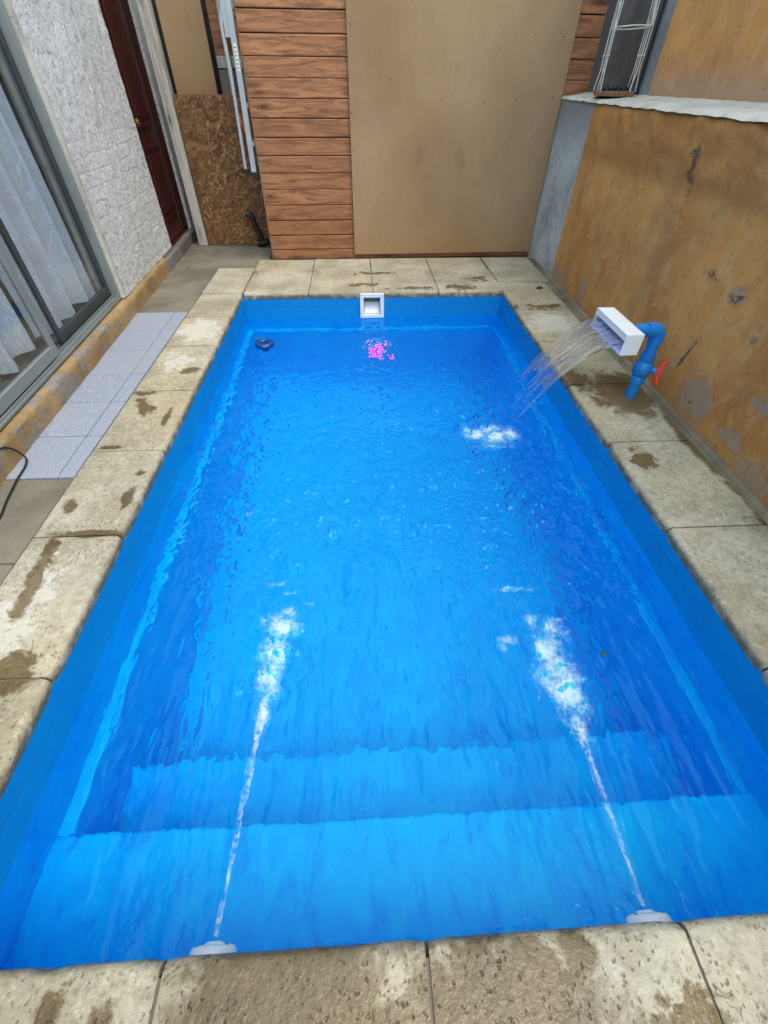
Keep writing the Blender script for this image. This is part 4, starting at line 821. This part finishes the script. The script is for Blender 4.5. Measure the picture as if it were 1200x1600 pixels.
# sliding window
win = mk('window', join(hbev(-2.4, 1.934, .045, .150, .131, .150, .003, 1), hbev(1.905, 1.934, .045, .150, .1505, 2.2, .003, 1), hbev(-2.4, 1.934, .045, .15, 2.2, 2.22, .003, 1)), M['alu'], hs_)
for o in (.047, .085, .120): mk('track', hbev(-2.4, 1.904, o, o + .004, .1505, .168, .001, 1), M['alu'], win)
def leafpanel(s0, s1, o, mat, w=.042):
    f = mk('sash', join(hbev(s0, s1, o, o + .026, .170, .232, .003, 1), hbev(s0, s1, o, o + .026, 2.13, 2.19, .003, 1), hbev(s0, s0 + w, o + .0005, o + .0255, .2325, 2.1295, .003, 1), hbev(s1 - w, s1, o + .0005, o + .0255, .2325, 2.1295, .003, 1)), mat, win)
    mk('pane', hbox(s0 + w - .005, s1 - w + .005, o + .011, o + .015, .225, 2.135), M['glass'], win)
leafpanel(1.06, 1.900, .092, M['darkalu'], .036); leafpanel(.20, .925, .054, M['alu']); leafpanel(-.62, .235, .092, M['alu']); leafpanel(-1.5, -.60, .054, M['alu'])
mk('fixed_pane', hbox(.93, 1.06, .100, .104, .17, 2.19), M['glass'], win)
rm = mk('room_interior', join(xf(quad((-3, .20, 0), (-3, 3.2, 0), (2.4, 3.2, 0), (2.4, .20, 0)), lambda s, o, z: H(s, o, 2.5)), xf(quad((-3, 3.2, .1), (2.4, 3.2, .1), (2.4, 3.2, 2.5), (-3, 3.2, 2.5)), H), xf(quad((2.4, .245, .1), (2.4, 3.2, .1), (2.4, 3.2, 2.5), (2.4, .245, 2.5)), H), xf(quad((-3, .2, .1), (-3, 3.2, .1), (-3, 3.2, 2.5), (-3, .2, 2.5)), H)), M['interior'], hs_)
for k in range(16):
    o0 = .153 + k * .19; mk('floor_board', hbev(-3, 2.38, o0, o0 + .188, .09, .128 + .0003 * (k % 2), .001, 1), M['laminate'], hs_)
mk('roof_slab', hbox(-3.1, 4.6, .04, 3.4, 2.605, 2.75), M['interior'], hs_)
mk('end_wall', hbox(4.47, 4.6, .05, 3.3, 0, 2.6), M['plaster'], hs_)
# curtains
def curtain(s0, s1, hem, o, seed, label):
    n = int((s1 - s0) / .012); zs_ = np.concatenate([[hem, hem + .012, hem + .035], np.linspace(hem + .1, 2.15, 26)])
    ph = seed * 1.7
    def fn(s, z):
        q = (s - s0); hf = 1 - (z - hem) / 2.2 * .45
        w = math.sin(q * 2 * math.pi / .17 + ph + 1.2 * math.sin(q * 5 + seed) + .25 * math.sin(z * 3 + seed)); w2 = math.sin(q * 2 * math.pi / .071 + seed)
        return H(s + .012 * math.sin(z * 2.3 + seed + q * 9) * hf, o + (.055 * w + .012 * w2) * hf, z + .018 * math.sin(q * 2.1 * math.pi / .5 + seed) * max(0, 1 - (z - hem) / .5))
    g1 = grid(fn, np.linspace(s0, s1, n), zs_)
    return tag(mk('sheer_curtain', g1, M['curtain'], smooth=True), label, 'curtain', 'sheer curtains behind the sliding window')
curtain(1.08, 1.87, .185, .23, 1, 'white sheer curtain behind the right-hand pane, nearest the plaster wall')
curtain(.56, 1.04, .180, .25, 2, 'white sheer curtain hanging behind the middle window stile')
curtain(-1.2, .50, .170, .22, 3, 'white sheer curtain at the left edge, nearest the camera')

# ------------------------------------------------------------------ cable
def spline(P, n=10):
    P = [np.array(p, float) for p in P]; P = [2 * P[0] - P[1]] + P + [2 * P[-1] - P[-2]]; out = []
    for i in range(1, len(P) - 2):
        for t in np.linspace(0, 1, n, False):
            a, b, c, d = P[i - 1:i + 3]; out.append(.5 * ((2 * b) + (-a + c) * t + (2 * a - 5 * b + 4 * c - d) * t * t + (-a + 3 * b - 3 * c + d) * t ** 3))
    out.append(P[-2]); return out
cb = spline([(-1.78, 1.30, .14), (-1.70, 1.55, .136), (-1.655, 1.70, .105), (-1.625, 1.735, .03), (-1.605, 1.69, .010), (-1.59, 1.58, .008), (-1.565, 1.45, .004), (-1.535, 1.33, .004), (-1.52, 1.1, .004), (-1.56, .7, .004)])
tag(mk('black_cable', tube(cb, .0045, 8), M['cable'], smooth=True), 'thin black cable running over the plinth onto the path', 'cable')
